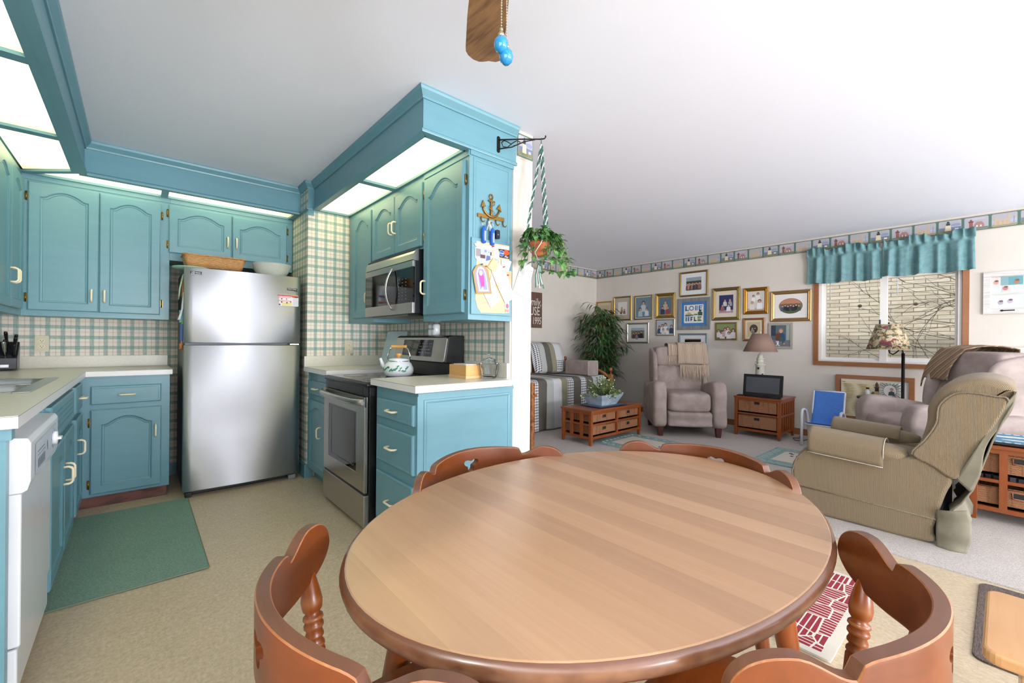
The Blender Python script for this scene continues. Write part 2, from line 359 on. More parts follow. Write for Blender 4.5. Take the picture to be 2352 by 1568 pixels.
# ================================================================ THE ROOM
H=2.44
f=MB(); f.box((-1.05,-4.75,-.1),(3.1,1.976,0),VINYL); f.box((-1.05,1.976,-.1),(1.88,5.0,0),VINYL)
struct('floor',f)
f=MB(); f.box((3.1,-4.75,-.1),(6.4,5.0,.008),CARPET); f.box((1.88,1.976,-.1),(3.1,5.0,.008),CARPET); struct('floor',f)
struct('ceiling',MB().box((-1.05,-4.75,H),(6.4,5.0,H+.1),CEIL))
w=struct('wall_back',MB().box((-1.05,4.56,0),(1.056,4.7,H),WALL)); build('wallpaper',MB().box((-.9,4.557,.0),(1.056,4.56,H-.01),PLAID),w)
wv=MB()
for a,b,c,d in ((-4.75,-2.2,0,H),(.3,4.56,0,H),(-2.2,.3,0,.95),(-2.2,.3,2.05,H)): wv.box((-1.05,a,c),(-.9,b,d),WALL)
struct('wall_left',wv)
d=MB(); Q=Pl((-.9,0,0),(0,1,0),(1,0,0)); d.framing(Q,-2.2,.95,.3,2.05,[(0,-.1),(0,.0),(.05,.0),(.05,-.1)],WHITEP); d.bar(Q,-.97,.98,-.93,2.02,-.1,-.05,WHITEP); struct('added_window_3',d)  # unseen window added to go with the side lamp
w=struct('wall_partition',MB().box((1.056,3.79,0),(1.72,4.86,H),WALL))
build('wallpaper',MB().box((1.053,3.787,.11),(1.72,3.79,H-.01),PLAID).box((1.053,3.79,.11),(1.056,4.557,H-.01),PLAID),w)
w=struct('wall_divider',MB().box((1.72,1.976,0),(1.88,4.86,H),WALL))
build('wallpaper',MB().box((1.717,2.03,.9),(1.72,3.787,2.3),PLAID),w)
build('corner_trim',MB().box((1.711,1.984,0),(1.745,2.03,2.22),WHITEP),w)
wl=struct('wall_living',MB().box((1.72,4.86,0),(6.4,5.0,H),WALL))
wf=MB()
for a,b,c,d in ((-4.75,.275,0,H),(1.5,5.0,0,H),(.275,1.5,0,.915),(.275,1.5,1.97,H)): wf.box((6.25,a,c),(6.4,b,d),WALL)
wfo=struct('wall_far',wf)
wn_=MB()   # unseen wall behind the viewer; its patio door and window are added for light
for a,b,c,d in ((-1.05,.3,0,H),(2.2,3.3,0,H),(5.9,6.4,0,H),(.3,2.2,2.08,H),(3.3,5.9,0,.6),(3.3,5.9,2.1,H)): wn_.box((a,-4.75,c),(b,-4.6,d),WALL)
struct('wall_near',wn_)
d=MB(); P=Pl((0,-4.6,0),(1,0,0),(0,1,0))
for u0,u1 in ((.3,1.26),(1.24,2.2)): d.framing(P,u0,0,u1,2.08,[(0,-.1),(0,-.04),(.06,-.04),(.06,-.1)],WHITEP)
struct('added_door_1',d)  # unseen patio door, placed for the added light
d=MB(); d.framing(P,3.3,.6,5.9,2.1,[(0,-.1),(0,-.03),(.06,-.03),(.06,-.1)],WHITEP); d.bar(P,4.57,.6,4.63,2.1,-.1,-.04,WHITEP); struct('added_window_2',d)  # unseen front window, placed for the added light
# --- soffit with crown, bottom bead and a frame of light panels
def soffit(mb,pts):   # pts: outer face polyline in plan, with outward normals given by segment
    pass
def facerun(mb,a,b,n,ext=(0,0)):
    a=Vector((*a,0)); b=Vector((*b,0)); U=(b-a).normalized(); L=(b-a).length; pl=Pl(a,U,(*n,0))
    pr=[(2.385,.0),(2.385,.008),(2.395,.010),(2.405,.018),(2.42,.030),(2.432,.034),(2.44,.034),(2.44,0)]
    def run(prof):
        loops=[]
        for end,e in ((0,ext[0]),(L,ext[1])):
            loops.append([pl.pt(end+(-1 if end==0 else 1)*(d*e),z,d) for z,d in prof])
        mb.loft(loops,TEAL,False)
    run([(2.217,-.03),(2.217,0),(2.44,0),(2.44,-.03)])
    run(pr); run([(2.211,-.03),(2.211,.010),(2.217,.012),(2.226,.012),(2.232,.005),(2.236,.0),(2.236,-.01)])
s=MB()
facerun(s,(-.272,-4.6),(-.272,4.0),(1,0),(0,0)); s.box((-.333,-4.6,2.212),(-.272,4.0,2.226),TEAL)
for y in (.7,1.62,2.515,3.385): s.box((-.58,y-.03,2.214),(-.333,y+.03,2.228),TEAL)
s.beam((-.30,3.985,2.22),(-.58,4.235,2.22),.04,.014,TEAL)
s.box((-.9,-4.6,2.245),(-.285,4.56,2.275),TEAL)
struct('trim_1',s)
s=MB(); facerun(s,(1.054,4.0),(-.272,4.0),(0,-1),(0,0)); s.box((-.30,4.0,2.212),(1.054,4.045,2.226),TEAL); s.box((.125,4.0,2.213),(.168,4.245,2.228),TEAL); s.box((1.01,4.0,2.212),(1.054,4.245,2.227),TEAL); s.box((-.58,4.225,2.212),(1.054,4.25,2.23),TEAL); s.box((-.272,4.012,2.245),(1.050,4.56,2.275),TEAL); struct('trim_2',s)
s=MB(); s.box((1.054,3.785,2.165),(1.10,4.0,2.44),TEAL); facerun(s,(1.10,3.79),(1.054,3.79),(0,-1),(0,1)); facerun(s,(1.054,3.79),(1.054,4.0),(-1,0),(1,0)); struct('trim_3',s)
s=MB(); facerun(s,(1.10,3.79),(1.10,1.976),(-1,0),(0,1)); facerun(s,(1.10,1.974),(1.74,1.974),(0,-1),(1,0))
s.box((1.10,1.976,2.212),(1.137,3.79,2.226),TEAL); s.box((1.10,1.976,2.212),(1.72,2.022,2.227),TEAL); s.box((1.137,2.855,2.213),(1.39,2.915,2.228),TEAL); s.box((1.10,3.765,2.212),(1.72,3.79,2.227),TEAL); s.box((1.378,1.976,2.212),(1.40,3.79,2.229),TEAL); s.box((1.112,1.988,2.245),(1.715,3.785,2.275),TEAL); s.box((1.40,1.980,2.212),(1.738,1.99,2.43),TEAL)
struct('trim_4',s)
# light panels lying in the soffit frames
def panel(pts,y0,y1,axis,label):
    mb=MB(); mb.slab(Pl((0,0,0),(1,0,0),(0,0,1),(0,1,0)),pts,2.2285,2.2345,diffmat('light_diffuser',y0,y1,axis))
    tag(build('light_panel',mb),label,'light panel','fluorescent light panels in the teal soffit')
panel([(-.56,.73),(-.335,.73),(-.335,1.59),(-.56,1.59)],.5,1.9,1,'cream light panel in the left soffit, nearest the viewer and mostly outside the photo')
panel([(-.57,1.65),(-.335,1.65),(-.335,2.485),(-.57,2.485)],1.2,2.7,1,'yellowish light panel in the top left corner of the photo, cut off by its edge')
panel([(-.57,2.545),(-.335,2.545),(-.335,3.355),(-.57,3.355)],2.35,3.5,1,'bright white light panel in the left soffit, between two teal crossbars')
panel([(-.57,3.415),(-.335,3.415),(-.335,3.985),(-.57,4.195)],3.2,4.25,1,'light panel in the left soffit ending at the mitred back corner')
panel([(-.30,4.05),(.125,4.05),(.125,4.225),(-.50,4.225)],-.7,.5,0,'long light panel above the big double door wall cabinet')
panel([(.168,4.05),(1.01,4.05),(1.01,4.225),(.168,4.225)],-.1,1.15,0,'long light panel above the refrigerator cabinet')
panel([(1.14,2.024),(1.378,2.024),(1.378,2.855),(1.14,2.855)],1.7,3.1,1,'large bright light panel over the tall door at the free end of the stove soffit')
panel([(1.14,2.915),(1.378,2.915),(1.378,3.765),(1.14,3.765)],2.4,4.1,1,'light panel over the microwave in the stove soffit, further from the viewer')
# --- wallpaper border with lighthouse pictures
def border(mb,pl,u0,u1,per=.183,start=0):
    z0,z1=2.268,2.432
    mb.rect(pl,u0,z0,u1,z1,'#cbbfae',.0015); mb.rect(pl,u0,z0+.010,u1,z1-.010,'#7d6f62',.002); mb.rect(pl,u0,z0+.013,u1,z1-.013,'#4f6f63',.0024)
    k=start; u=u0
    while u<u1-.02:
        a,b=u+.010,min(u+per-.010,u1-.004); h0,h1=z0+.021,z1-.019; w=b-a
        mb.poly(pl,[(a+.008,h0),(b-.008,h0),(b,h0+.008),(b,h1-.008),(b-.008,h1),(a+.008,h1),(a,h1-.008),(a,h0+.008)],'#aaa8af',.0028)
        R2=lambda p,q,r,s,c,d=.0034: mb.rect(pl,a+w*p,h0+(h1-h0)*q,a+w*r,h0+(h1-h0)*s,c,d)
        E2=lambda p,q,r,s,c,d=.0034: mb.ell(pl,a+w*p,h0+(h1-h0)*q,w*r,(h1-h0)*s,c,d,10)
        t=k%3
        if t==0:
            R2(.01,.05,.99,.45,'#6f7b93',.003); E2(.75,.62,.22,.12,'#8b93b4',.0031); R2(.01,.02,.99,.22,'#7b7a58',.0032); mb.poly(pl,[(a+w*.27,h0+.02),(a+w*.57,h0+.02),(a+w*.53,h0+.075),(a+w*.31,h0+.075)],'#d8cbb0',.0036); R2(.33,.62,.51,.78,'#3b3d42',.0038); R2(.36,.78,.48,.86,'#57616b',.004); E2(.42,.88,.06,.06,'#2e3136',.0041); R2(.72,.2,.88,.32,'#e3ded2')
        elif t==1:
            E2(.5,.85,.4,.08,'#b9b5bd',.003); R2(.01,.02,.99,.18,'#6e7d6c',.0032); R2(.2,.12,.36,.62,'#8f5b54'); R2(.17,.6,.39,.68,'#5f3835',.0036); R2(.23,.68,.33,.82,'#84544e',.0037); mb.poly(pl,[(a+w*.42,h0+.018),(a+w*.82,h0+.018),(a+w*.82,h0+.05),(a+w*.72,h0+.075),(a+w*.52,h0+.075),(a+w*.42,h0+.05)],'#a27c76',.0036); R2(.5,.2,.56,.34,'#e8ddd4',.004); R2(.66,.2,.72,.34,'#e8ddd4',.004)
        else:
            R2(.01,.3,.99,.5,'#aab1c6',.003); R2(.01,.02,.99,.16,'#9d8f74',.0032); R2(.1,.12,.72,.45,'#b5a287'); 
            for q,tp in ((.1,.75),(.3,.6),(.48,.55),(.62,.88)): R2(q,.12,q+.1,tp,'#bda98f',.0036)
            R2(.86,.2,.875,.7,'#6c6a6a',.0036)
        u+=per; k+=1
b=MB(); border(b,Pl((6.2495,4.86,0),(0,-1,0),(-1,0,0)),0,9.4,start=0); build('wallpaper_border',b,wfo)
b=MB(); border(b,Pl((1.88,4.8595,0),(1,0,0),(0,-1,0)),0,4.37,start=2); build('wallpaper_border',b,wl)
b=MB(); border(b,Pl((1.745,1.975,0),(1,0,0),(0,-1,0)),0,.134,start=0); build('wallpaper_border',b,w if False else bpy.data.objects['wall_divider'])
# --- baseboards
BRN='#70452a'; 
struct('baseboard_far',MB().box((6.235,-4.6,.008),(6.25,4.86,.085),CASINGY)); struct('baseboard_living',MB().box((1.88,4.845,.008),(6.235,4.86,.085),CASING))
struct('baseboard_back',MB().box((.18,4.54,0),(1.056,4.557,.1),TEAL))
struct('baseboard_partition',MB().box((1.035,3.775,0),(1.053,4.557,.11),TEAL).box((1.035,3.765,0),(1.10,3.787,.11),TEAL))
# --- far window: casing, white sliding sashes, glass
P=Pl((6.25,0,0),(0,-1,0),(-1,0,0))
wd=MB(); wd.framing(P,-1.54,.887,-.235,1.98,[(0,0),(0,.018),(.046,.02),(.05,.012),(.05,0)],CASINGY); wo=struct('window_1',wd)
wd=MB(); wd.framing(P,-1.492,.925,-.283,1.94,[(0,-.12),(0,-.005),(.03,-.005),(.03,-.06),(.055,-.06),(.055,-.12)],WHITEP); wd.bar(P,-.925,.94,-.862,1.93,-.095,-.03,WHITEP); wd.bar(P,-1.44,.955,-.9,.985,-.09,-.05,WHITEP); wd.bar(P,-.88,.955,-.34,1.0,-.11,-.07,WHITEP); wd.bar(P,-.93,1.35,-.915,1.42,-.03,-.018,DGREY); build('window_frame',wd,wo)
for a,b_,n in ((-1.437,-.92,'window_pane'),(-.865,-.338,'window_pane')):
    g=MB(); g.bar(P,a,.95,b_,1.9,-.086,-.082,GLASS); build(n,g,wo)
build('wand',MB().tube([(6.22,1.37,1.93),(6.225,1.37,1.66)],.004,'#c8c9cc',6).tube([(6.22,.77,1.93),(6.225,.77,1.68)],.004,'#c8c9cc',6),wo)
# --- outside: neighbour's brick wall, ground and a bare shrub
o=build('brick_building',MB().box((8.5,-4,-.5),(8.9,8,6),BRICK)); tag(o,'cream brick wall of the neighbouring house seen through the window','building')
struct('ground',MB().box((6.4,-4,-.4),(8.5,8,-.3),mt('#8f8a78',.9)))
random.seed(5); sh=thing('bare_shrub','bare branched shrub with dried flower heads outside the right window pane','shrub',(7.3,.0,-.3))
mb=MB(); hd=MB()
def twig(p,d,L,r,k):
    pts=[p]; q=Vector(p); d=Vector(d).normalized()
    for i in range(6):
        d=(d+Vector((random.uniform(-.1,.1),random.uniform(-.25,.25),random.uniform(-.2,.22)))).normalized(); q=q+d*L/6; pts.append(q.copy())
        if k and random.random()<.42: twig(q,d+Vector((random.uniform(-.2,.2),random.uniform(-.7,.7),random.uniform(-.6,.8))),L*.5,r*.6,k-1)
    mb.tube(pts,[r*(1-i/8) for i in range(7)],'#5b5048',5)
    if k<=1 and random.random()<.06: hd.lathe([(.001,-.02),(.02,-.01),(.024,.005),(.012,.02),(.001,.022)],'#6e5446',8,pts[-1])
for z,dy,dz in ((.6,1,.1),(.9,1,.25),(1.1,1,-.1),(1.3,1,.2),(1.55,1,.12),(1.8,1,-.15),(1.95,1,-.35),(.5,.8,.5),(1.25,.9,.45),(2.1,.9,-.1)):
    twig(Vector((7.25,-.35,z)),(random.uniform(-.1,.1),dy,dz),1.35,.008,2)
mb.tube([(7.3,-.35,-.3),(7.27,-.4,.8),(7.25,-.35,2.3)],[.02,.016,.01],'#5b5048',7)
build('branches',mb,sh,True); build('flower_heads',hd,sh,True)
# ================================================================ KITCHEN CABINETS
def arch_outline(u0,v0,u1,v1,rise,inset=0,n=16,flat=False):
    u0+=inset;v0+=inset;u1-=inset; w=u1-u0; top=v1-inset; sh=top-rise
    P=[(u0,v0),((u0+u1)/2,v0),(u1,v0),(u1,(v0+sh)/2)]
    if flat: P+=[(u1+(u0-u1)*i/n,top) for i in range(n+1)]
    else:
        for i in range(n+1):
            t=i/n; x=abs(2*t-1)  # 1 at the shoulders, 0 mid
            if x>.86: z=sh
            elif x>.72: z=sh+rise*.22*((.86-x)/.14)**1.5*1.0
            else: z=sh+rise*(.22+.78*math.cos(x/.72*math.pi/2)**.9)
            P.append((u1-w*t,z))
    P.append((u0,(v0+sh)/2)); return P
def arch_door(pl,u0,v0,u1,v1,fr=.055,rise=.045,th=.02,flat=False):
    mb=MB(); w=u1-u0; g=.004
    inner=lambda ins: arch_outline(u0+fr,v0+fr,u1-fr,v1-fr*.95,rise,ins,flat=flat)
    base=inner(0); sh=v1-fr-rise
    def outer(e):
        P=[]; n=len(base)
        for i,(a,b) in enumerate(base):
            if i==0:q=(u0+e,v0+e)
            elif i==1:q=((u0+u1)/2,v0+e)
            elif i==2:q=(u1-e,v0+e)
            elif i==3:q=(u1-e,b)
            elif i==n-1:q=(u0+e,b)
            else:
                t=(i-4)/(n-6); q=(u1-e+(u0+e-u1+e)*t,v1-e)
            P.append(q)
        return P
    L=[(outer(0),0),(outer(0),th-.005),(outer(.006),th),(inner(-.004),th),(inner(0),th-.002),(inner(.004),th-.006),(inner(.010),th-.0065),(inner(.013),th-.009)]
    loops=[[pl.pt(a,b,d) for a,b in Q] for Q,d in L]
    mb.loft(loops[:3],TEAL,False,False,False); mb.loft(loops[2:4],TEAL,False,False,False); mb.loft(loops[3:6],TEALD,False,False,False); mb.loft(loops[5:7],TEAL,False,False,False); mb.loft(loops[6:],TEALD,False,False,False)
    last=L[-1][0]; mb.poly(pl,last,TEAL,th-.009); mb.poly(pl,[(u0,v0),(u1,v0),(u1,v1),(u0,v1)],TEAL,0)
    return mb
def pull(pl,u,v,vert=True,L=.082,h=.032,r=.0058,mat=None):
    pts=[(-L/2,0),(-L/2,h*.55),(-L/2+.005,h*.85),(-L/2+.014,h),(L/2-.014,h),(L/2-.005,h*.85),(L/2,h*.55),(L/2,0)]
    mb=MB(); mb.tube([pl.pt(u,v+a,d) if vert else pl.pt(u+a,v,d) for a,d in pts],r,mat or CREAM,8); return mb
def hinge(pl,u,v,d):
    mb=MB(); mb.bar(pl,u-.008,v-.026,u+.008,v+.026,d,d+.003,BRASS); mb.tube([pl.pt(u,v-.03,d+.005),pl.pt(u,v+.03,d+.005)],.0045,BRASS,8); return mb
def door(root,pl,u0,v0,u1,v1,hu=None,hv=None,hinges=(),hside=0,th=.02,flat=False,rise=.045,label=None,fr=.055):
    o=build('door',arch_door(pl,u0,v0,u1,v1,rise=rise,flat=flat,th=th,fr=fr),root,True)
    if hu is not None:
        p2=Pl(pl.pt(0,0,th),pl.U,pl.N); build('handle',pull(p2,hu,hv),o,True)
    for hv_ in hinges: build('hinge',hinge(pl,(u0-.009) if hside<0 else (u1+.009),hv_,.001),o,True)
    return o
def drawer(root,pl,u0,v0,u1,v1,L=.082,handle=True,th=.02):
    mb=MB(); e=.008
    mb.loft([[pl.pt(a,b,d) for a,b in ((u0+i,v0+i),(u1-i,v0+i),(u1-i,v1-i),(u0+i,v1-i))] for i,d in ((0,0),(0,th-.005),(.006,th),(.014,th),(.017,th-.001))],TEAL,False)
    o=build('drawer',mb,root,True)
    if handle: build('handle',pull(Pl(pl.pt(0,0,th),pl.U,pl.N),(u0+u1)/2,(v0+v1)/2,False,L),o,True)
    return o
def panelgroove(mb,pl,u0,v0,u1,v1,d=0):
    mb.framing(pl,u0,v0,u1,v1,[(0,d-.001),(.002,d+.004),(.010,d+.006),(.018,d+.003),(.02,d-.001)],TEAL)
# back wall cabinets
PB=Pl((0,4.245,0),(1,0,0),(0,-1,0))
c=thing('wall_cabinet','large teal double door wall cabinet on the back wall, over the knife block counter','cabinet',(-.2,4.4,1.28))
build('body',MB().box((-.58,4.245,1.28),(.18,4.555,2.226),TEAL).bar(PB,-.58,2.18,.18,2.212,0,.006,TEAL),c,True)
door(c,PB,-.551,1.317,-.2125,2.168,-.246,1.43,(1.40,2.07),-1); door(c,PB,-.2085,1.315,.126,2.162,-.18,1.43,(1.40,2.07),1)
c=thing('wall_cabinet','short teal double door cabinet above the refrigerator, wicker tray in front','cabinet',(.6,4.4,1.74))
build('body',MB().box((.181,4.245,1.74),(1.05,4.555,2.226),TEAL).bar(PB,.181,2.18,1.05,2.212,0,.006,TEAL),c,True)
door(c,PB,.176,1.797,.582,2.165,.555,1.93,(1.86,2.10),-1,rise=.05); door(c,PB,.590,1.795,1.0,2.155,.616,1.93,(1.86,2.10),1,rise=.05)
PL_=Pl((-.58,0,0),(0,-1,0),(1,0,0))
c=thing('wall_cabinet','teal wall cabinet at the left edge of the photo, seen edge-on','cabinet',(-.74,3.1,1.28))
build('body',MB().box((-.895,1.9,1.28),(-.58,4.243,2.226),TEAL),c,True)
for a,b,hu in ((3.83,4.165,3.855),(3.48,3.822,3.80),(3.0,3.44,3.03),(2.55,2.99,2.96),(1.93,2.5,1.96)): door(c,PL_,-b,1.317,-a,2.165,-hu,1.50)
# stove wall cabinets
PR=Pl((1.395,0,0),(0,-1,0),(-1,0,0))
c=thing('wall_cabinet','tall narrow teal wall cabinet right of the microwave, anchor hook rack on its side','cabinet',(1.55,2.2,1.26))
pe=Pl((0,1.978,0),(1,0,0),(0,-1,0))
mb=MB().box((1.395,1.978,1.26),(1.714,2.475,2.212),TEAL).bar(PR,-2.475,2.18,-1.978,2.211,0,.006,TEAL)
mb.framing(pe,1.42,1.30,1.70,2.18,[(0,-.001),(.003,.004),(.012,.007),(.02,.003),(.022,-.001)],TEAL); mb.bar(pe,1.398,2.185,1.72,2.212,0,.008,TEAL)
build('body',mb,c,True); door(c,PR,-2.452,1.30,-2.012,2.165,-2.425,1.475,(1.40,2.05),1,rise=.075)
c=thing('wall_cabinet','small teal double door cabinet directly above the microwave','cabinet',(1.55,2.87,1.735))
build('body',MB().box((1.395,2.477,1.735),(1.716,3.262,2.212),TEAL),c,True)
door(c,PR,-2.868,1.75,-2.482,2.165,-2.845,1.935,(1.80,2.08),1,rise=.05); door(c,PR,-3.255,1.75,-2.874,2.165,-2.90,1.935,rise=.05)
c=thing('wall_cabinet','narrow teal wall cabinet left of the microwave, partly behind it','cabinet',(1.55,3.5,1.28))
build('body',MB().box((1.395,3.264,1.28),(1.716,3.784,2.212),TEAL),c,True); door(c,PR,-3.65,1.32,-3.285,2.165,-3.31,1.47,rise=.06)
# base cabinets
PBB=Pl((0,3.985,0),(1,0,0),(0,-1,0)); KICK=mt('#4a2a26',.6,name='worn_toe_kick',noise=('#6d4038',(8,8,30),.4,.6))
c=thing('base_cabinet','teal base cabinet with one drawer and one arched door, left of the refrigerator','cabinet',(-.05,4.2,0))
build('body',MB().box((-.285,3.985,.075),(.178,4.553,.88),TEAL).bar(PBB,-.26,.845,.178,.862,0,.008,TEAL),c,True); build('toe_kick',MB().box((-.285,4.0,0),(.165,4.5,.075),KICK),c,True)
drawer(c,PBB,-.232,.69,.13,.812); door(c,PBB,-.232,.095,.132,.655,.10,.485,(.16,.57),-1,rise=.05)
PLB=Pl((-.285,0,0),(0,1,0),(1,0,0))
c=thing('base_cabinet','teal sink base cabinet with arched doors seen at a steep angle beside the dishwasher','cabinet',(-.55,3.2,0))
build('body',MB().box((-.895,2.555,.075),(-.345,4.553,.72),TEAL).box((-.345,2.555,.075),(-.285,3.984,.876),TEAL).box((-.895,3.44,.72),(-.345,4.553,.876),TEAL),c,True); build('toe_kick',MB().box((-.895,2.555,0),(-.34,4.0,.075),KICK),c,True)
door(c,PLB,2.575,.09,2.99,.655,2.955,.475,th=.022); door(c,PLB,3.005,.09,3.42,.655,3.035,.475,th=.022); door(c,PLB,3.55,.09,3.89,.655,3.585,.49,th=.022)
o=drawer(c,PLB,2.60,.69,3.42,.845,handle=False); g=MB(); 
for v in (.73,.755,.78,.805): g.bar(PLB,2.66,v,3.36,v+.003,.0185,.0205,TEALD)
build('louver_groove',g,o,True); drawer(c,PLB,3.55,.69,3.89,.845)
c=thing('counter_support','narrow teal end panel closing the left counter run in front of the dishwasher','cabinet panel',(-.6,1.9,0))
build('panel',MB().box((-.895,1.885,0),(-.283,1.925,.84),TEAL),c,True); build('rail',MB().box((-.895,1.878,.84),(-.272,1.925,.876),TEAL),c,True)
PRB=Pl((1.07,0,0),(0,-1,0),(-1,0,0)); pe=Pl((0,1.95,0),(1,0,0),(0,-1,0))
c=thing('base_cabinet','teal three drawer base cabinet with a plain panelled side, between range and white wall end','cabinet',(1.4,2.2,0))
mb=MB().box((1.07,1.95,.08),(1.71,2.44,.878),TEAL).box((1.12,1.97,0),(1.71,2.44,.08),TEAL); panelgroove(mb,pe,1.105,.12,1.69,.835); mb.bar(pe,1.07,.855,1.71,.87,0,.007,TEAL)
build('body',mb,c,True)
for a,b in ((.70,.808),(.45,.655),(.12,.39)): drawer(c,PRB,-2.40,a,-1.968,b,.095)
c=thing('base_cabinet','narrow teal base cabinet with a drawer and arched door between refrigerator wall and range','cabinet',(1.4,3.5,0))
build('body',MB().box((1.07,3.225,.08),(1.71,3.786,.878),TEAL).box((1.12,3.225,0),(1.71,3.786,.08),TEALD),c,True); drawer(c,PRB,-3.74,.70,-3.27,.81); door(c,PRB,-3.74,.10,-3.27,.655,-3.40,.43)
# worktops
def topslab(name,pts,label,splash,zt=.914,th=.036):
    pz=Pl((0,0,0),(1,0,0),(0,0,1),(0,1,0)); r=thing(name,label,'countertop',(sum(p[0] for p in pts)/len(pts),sum(p[1] for p in pts)/len(pts),zt))
    mb=MB(); mb.slab(pz,pts,zt-.0015,zt,LAM); mb.slab(pz,pts,zt-th,zt-.003,LAMW); mb.slab(pz,pts,zt-.003,zt-.0015,mt('#6a5d50',.5)); build('worktop',mb,r,True)
    sb=MB()
    for a,b in splash: sb.box(a,b,LAM)
    build('backsplash',sb,r,True,bevel=.002); return r
# left worktop has a hole for the sink: built from strips
r=thing('countertop','cream laminate L shaped countertop with the sink, running along the left side','countertop',(-.5,3,.914))
mb=MB()
for z0,z1,mm,e in ((.878,.911,LAMW,0),(.911,.9125,mt('#6a5d50',.5),0),(.9125,.914,LAM,0)):
    for a,b in (((-.9,1.845),(-.255,2.60)),((-.9,3.42),(-.255,3.955)),((-.9,3.955),(.192,4.557)),((-.9,2.60),(-.80,3.42)),((-.345,2.60),(-.255,3.42))): mb.box((a[0],a[1],z0),(b[0],b[1],z1),mm)
build('worktop',mb,r,True); build('backsplash',MB().box((-.9,4.535,.914),(.188,4.556,1.0),LAM).box((-.9,1.85,.914),(-.88,4.535,1.0),LAM),r,True,bevel=.002)
topslab('countertop',[(1.03,1.90),(1.66,1.90),(1.66,1.972),(1.716,1.978),(1.716,2.44),(1.03,2.44)],'cream laminate countertop piece right of the range, holding the wooden box and glass jar',[((1.695,1.99,.914),(1.716,2.44,1.005))])
topslab('countertop',[(1.03,3.225),(1.716,3.225),(1.716,3.784),(1.03,3.784)],'cream laminate countertop piece left of the range, behind the kettle',[((1.03,3.764,.914),(1.716,3.785,1.0)),((1.695,3.225,.914),(1.716,3.764,1.0))])
# ================================================================ REFRIGERATOR
c=thing('refrigerator','tall stainless steel top freezer refrigerator between the teal cabinets','refrigerator',(.625,4.1,0))
build('body',MB().box((.25,3.868,.03),(1.0,4.5,1.638),mt('#55585c',.45,.3,name='fridge_side')).box((.27,3.88,.0),(.98,4.4,.03),BLACK),c,True,bevel=.006)
def fdoor(z0,z1):
    mb=MB(); n=16; rows=[]
    outline=[(0,.004),(0,.040)]
    loops=[]
    for z,e in ((z0,.004),(z0+.004,0),(z1-.004,0),(z1,.004)):
        L=[(.244+e,3.864,z),(.244+e,3.806,z)]
        for i in range(n+1):
            t=i/n; L.append((.248+e+(.754-2*e)*t,3.802-.010*(1-(2*t-1)**2)+e,z))
        L+=[(1.006-e,3.806,z),(1.006-e,3.864,z)]; loops.append(L)
    mb.loft(loops,FSTEEL,True); o=build('door',mb,c,True); return o
d1=fdoor(1.106,1.645); d2=fdoor(.045,1.090)
build('hinge',MB().box((.93,3.81,1.092),(1.0,3.86,1.104),CHROME),c,True,bevel=.002)
build('foot',MB().box((.93,3.82,.0),(.985,3.86,.034),mt('#8a8d92',.4,.6)),c,True,bevel=.003); build('foot',MB().box((.26,3.82,.0),(.30,3.86,.034),BLACK),c,True,bevel=.003)
PF=Pl((0,3.7975,0),(1,0,0),(0,-1,0)); NAVY='#1d2840'
b=MB(); b.bar(PF,.903,1.533,.979,1.551,-.004,.001,NAVY); bo=build('badge',b,c,True); bo['label']='small dark badge'; text('badge_text','MAYTAG',PF,.941,1.542,.0155,'#e6e8ec',bo,.0015)
b=MB(); b.bar(PF,.278,1.592,.344,1.617,-.006,.0005,NAVY); b.rect(PF,.280,1.594,.342,1.597,'#d7dae0',.001); bo=build('sticker',b,c,True); bo['label']='navy warranty sticker'; text('sticker_text','10',PF,.293,1.606,.021,'#f0f0f2',bo,.0012); text('sticker_text','YEAR',PF,.322,1.6065,.014,'#f0f0f2',bo,.0012)
# magnet sheet
b=MB(); u0,v0,u1,v1=.835,1.405,.988,1.495; b.bar(PF,u0,v0,u1,v1,-.003,.002,'#e9e6ea')
b.rect(PF,u0,v1-.012,u0+.105,v1-.002,'#c8434a',.0026); b.rect(PF,u0+.105,v1-.02,u1,v1-.002,'#d8613c',.0026); b.rect(PF,u1-.03,v1-.02,u1-.005,v1-.012,'#51232a',.003)
for v in (.022,.052): b.rect(PF,u0+.002,v1-v,u0+.1,v1-v+.004,'#d4555a',.0026)
for k,(a,q,col) in enumerate(((.03,.034,'#b5383a'),(.065,.034,'#d98a3c'),(.03,.06,'#7c3b2c'),(.068,.064,'#4c3a2a'),(.095,.056,'#a9713a'),(.015,.08,'#30446f'))): b.ell(PF,u0+a,v1-q,.006,.0065,col,.0028,8)
b.rect(PF,u0+.034,v0+.004,u0+.105,v0+.028,'#e9dc8f',.0026)
for k in range(8): b.rect(PF,u0+.112,v0+.008+k*.008,u1-.004,v0+.010+k*.008,'#9ba2b4',.0026)
tag(build('magnet_sheet',b),'white printed magnet sheet with red headings on the freezer door','magnet')
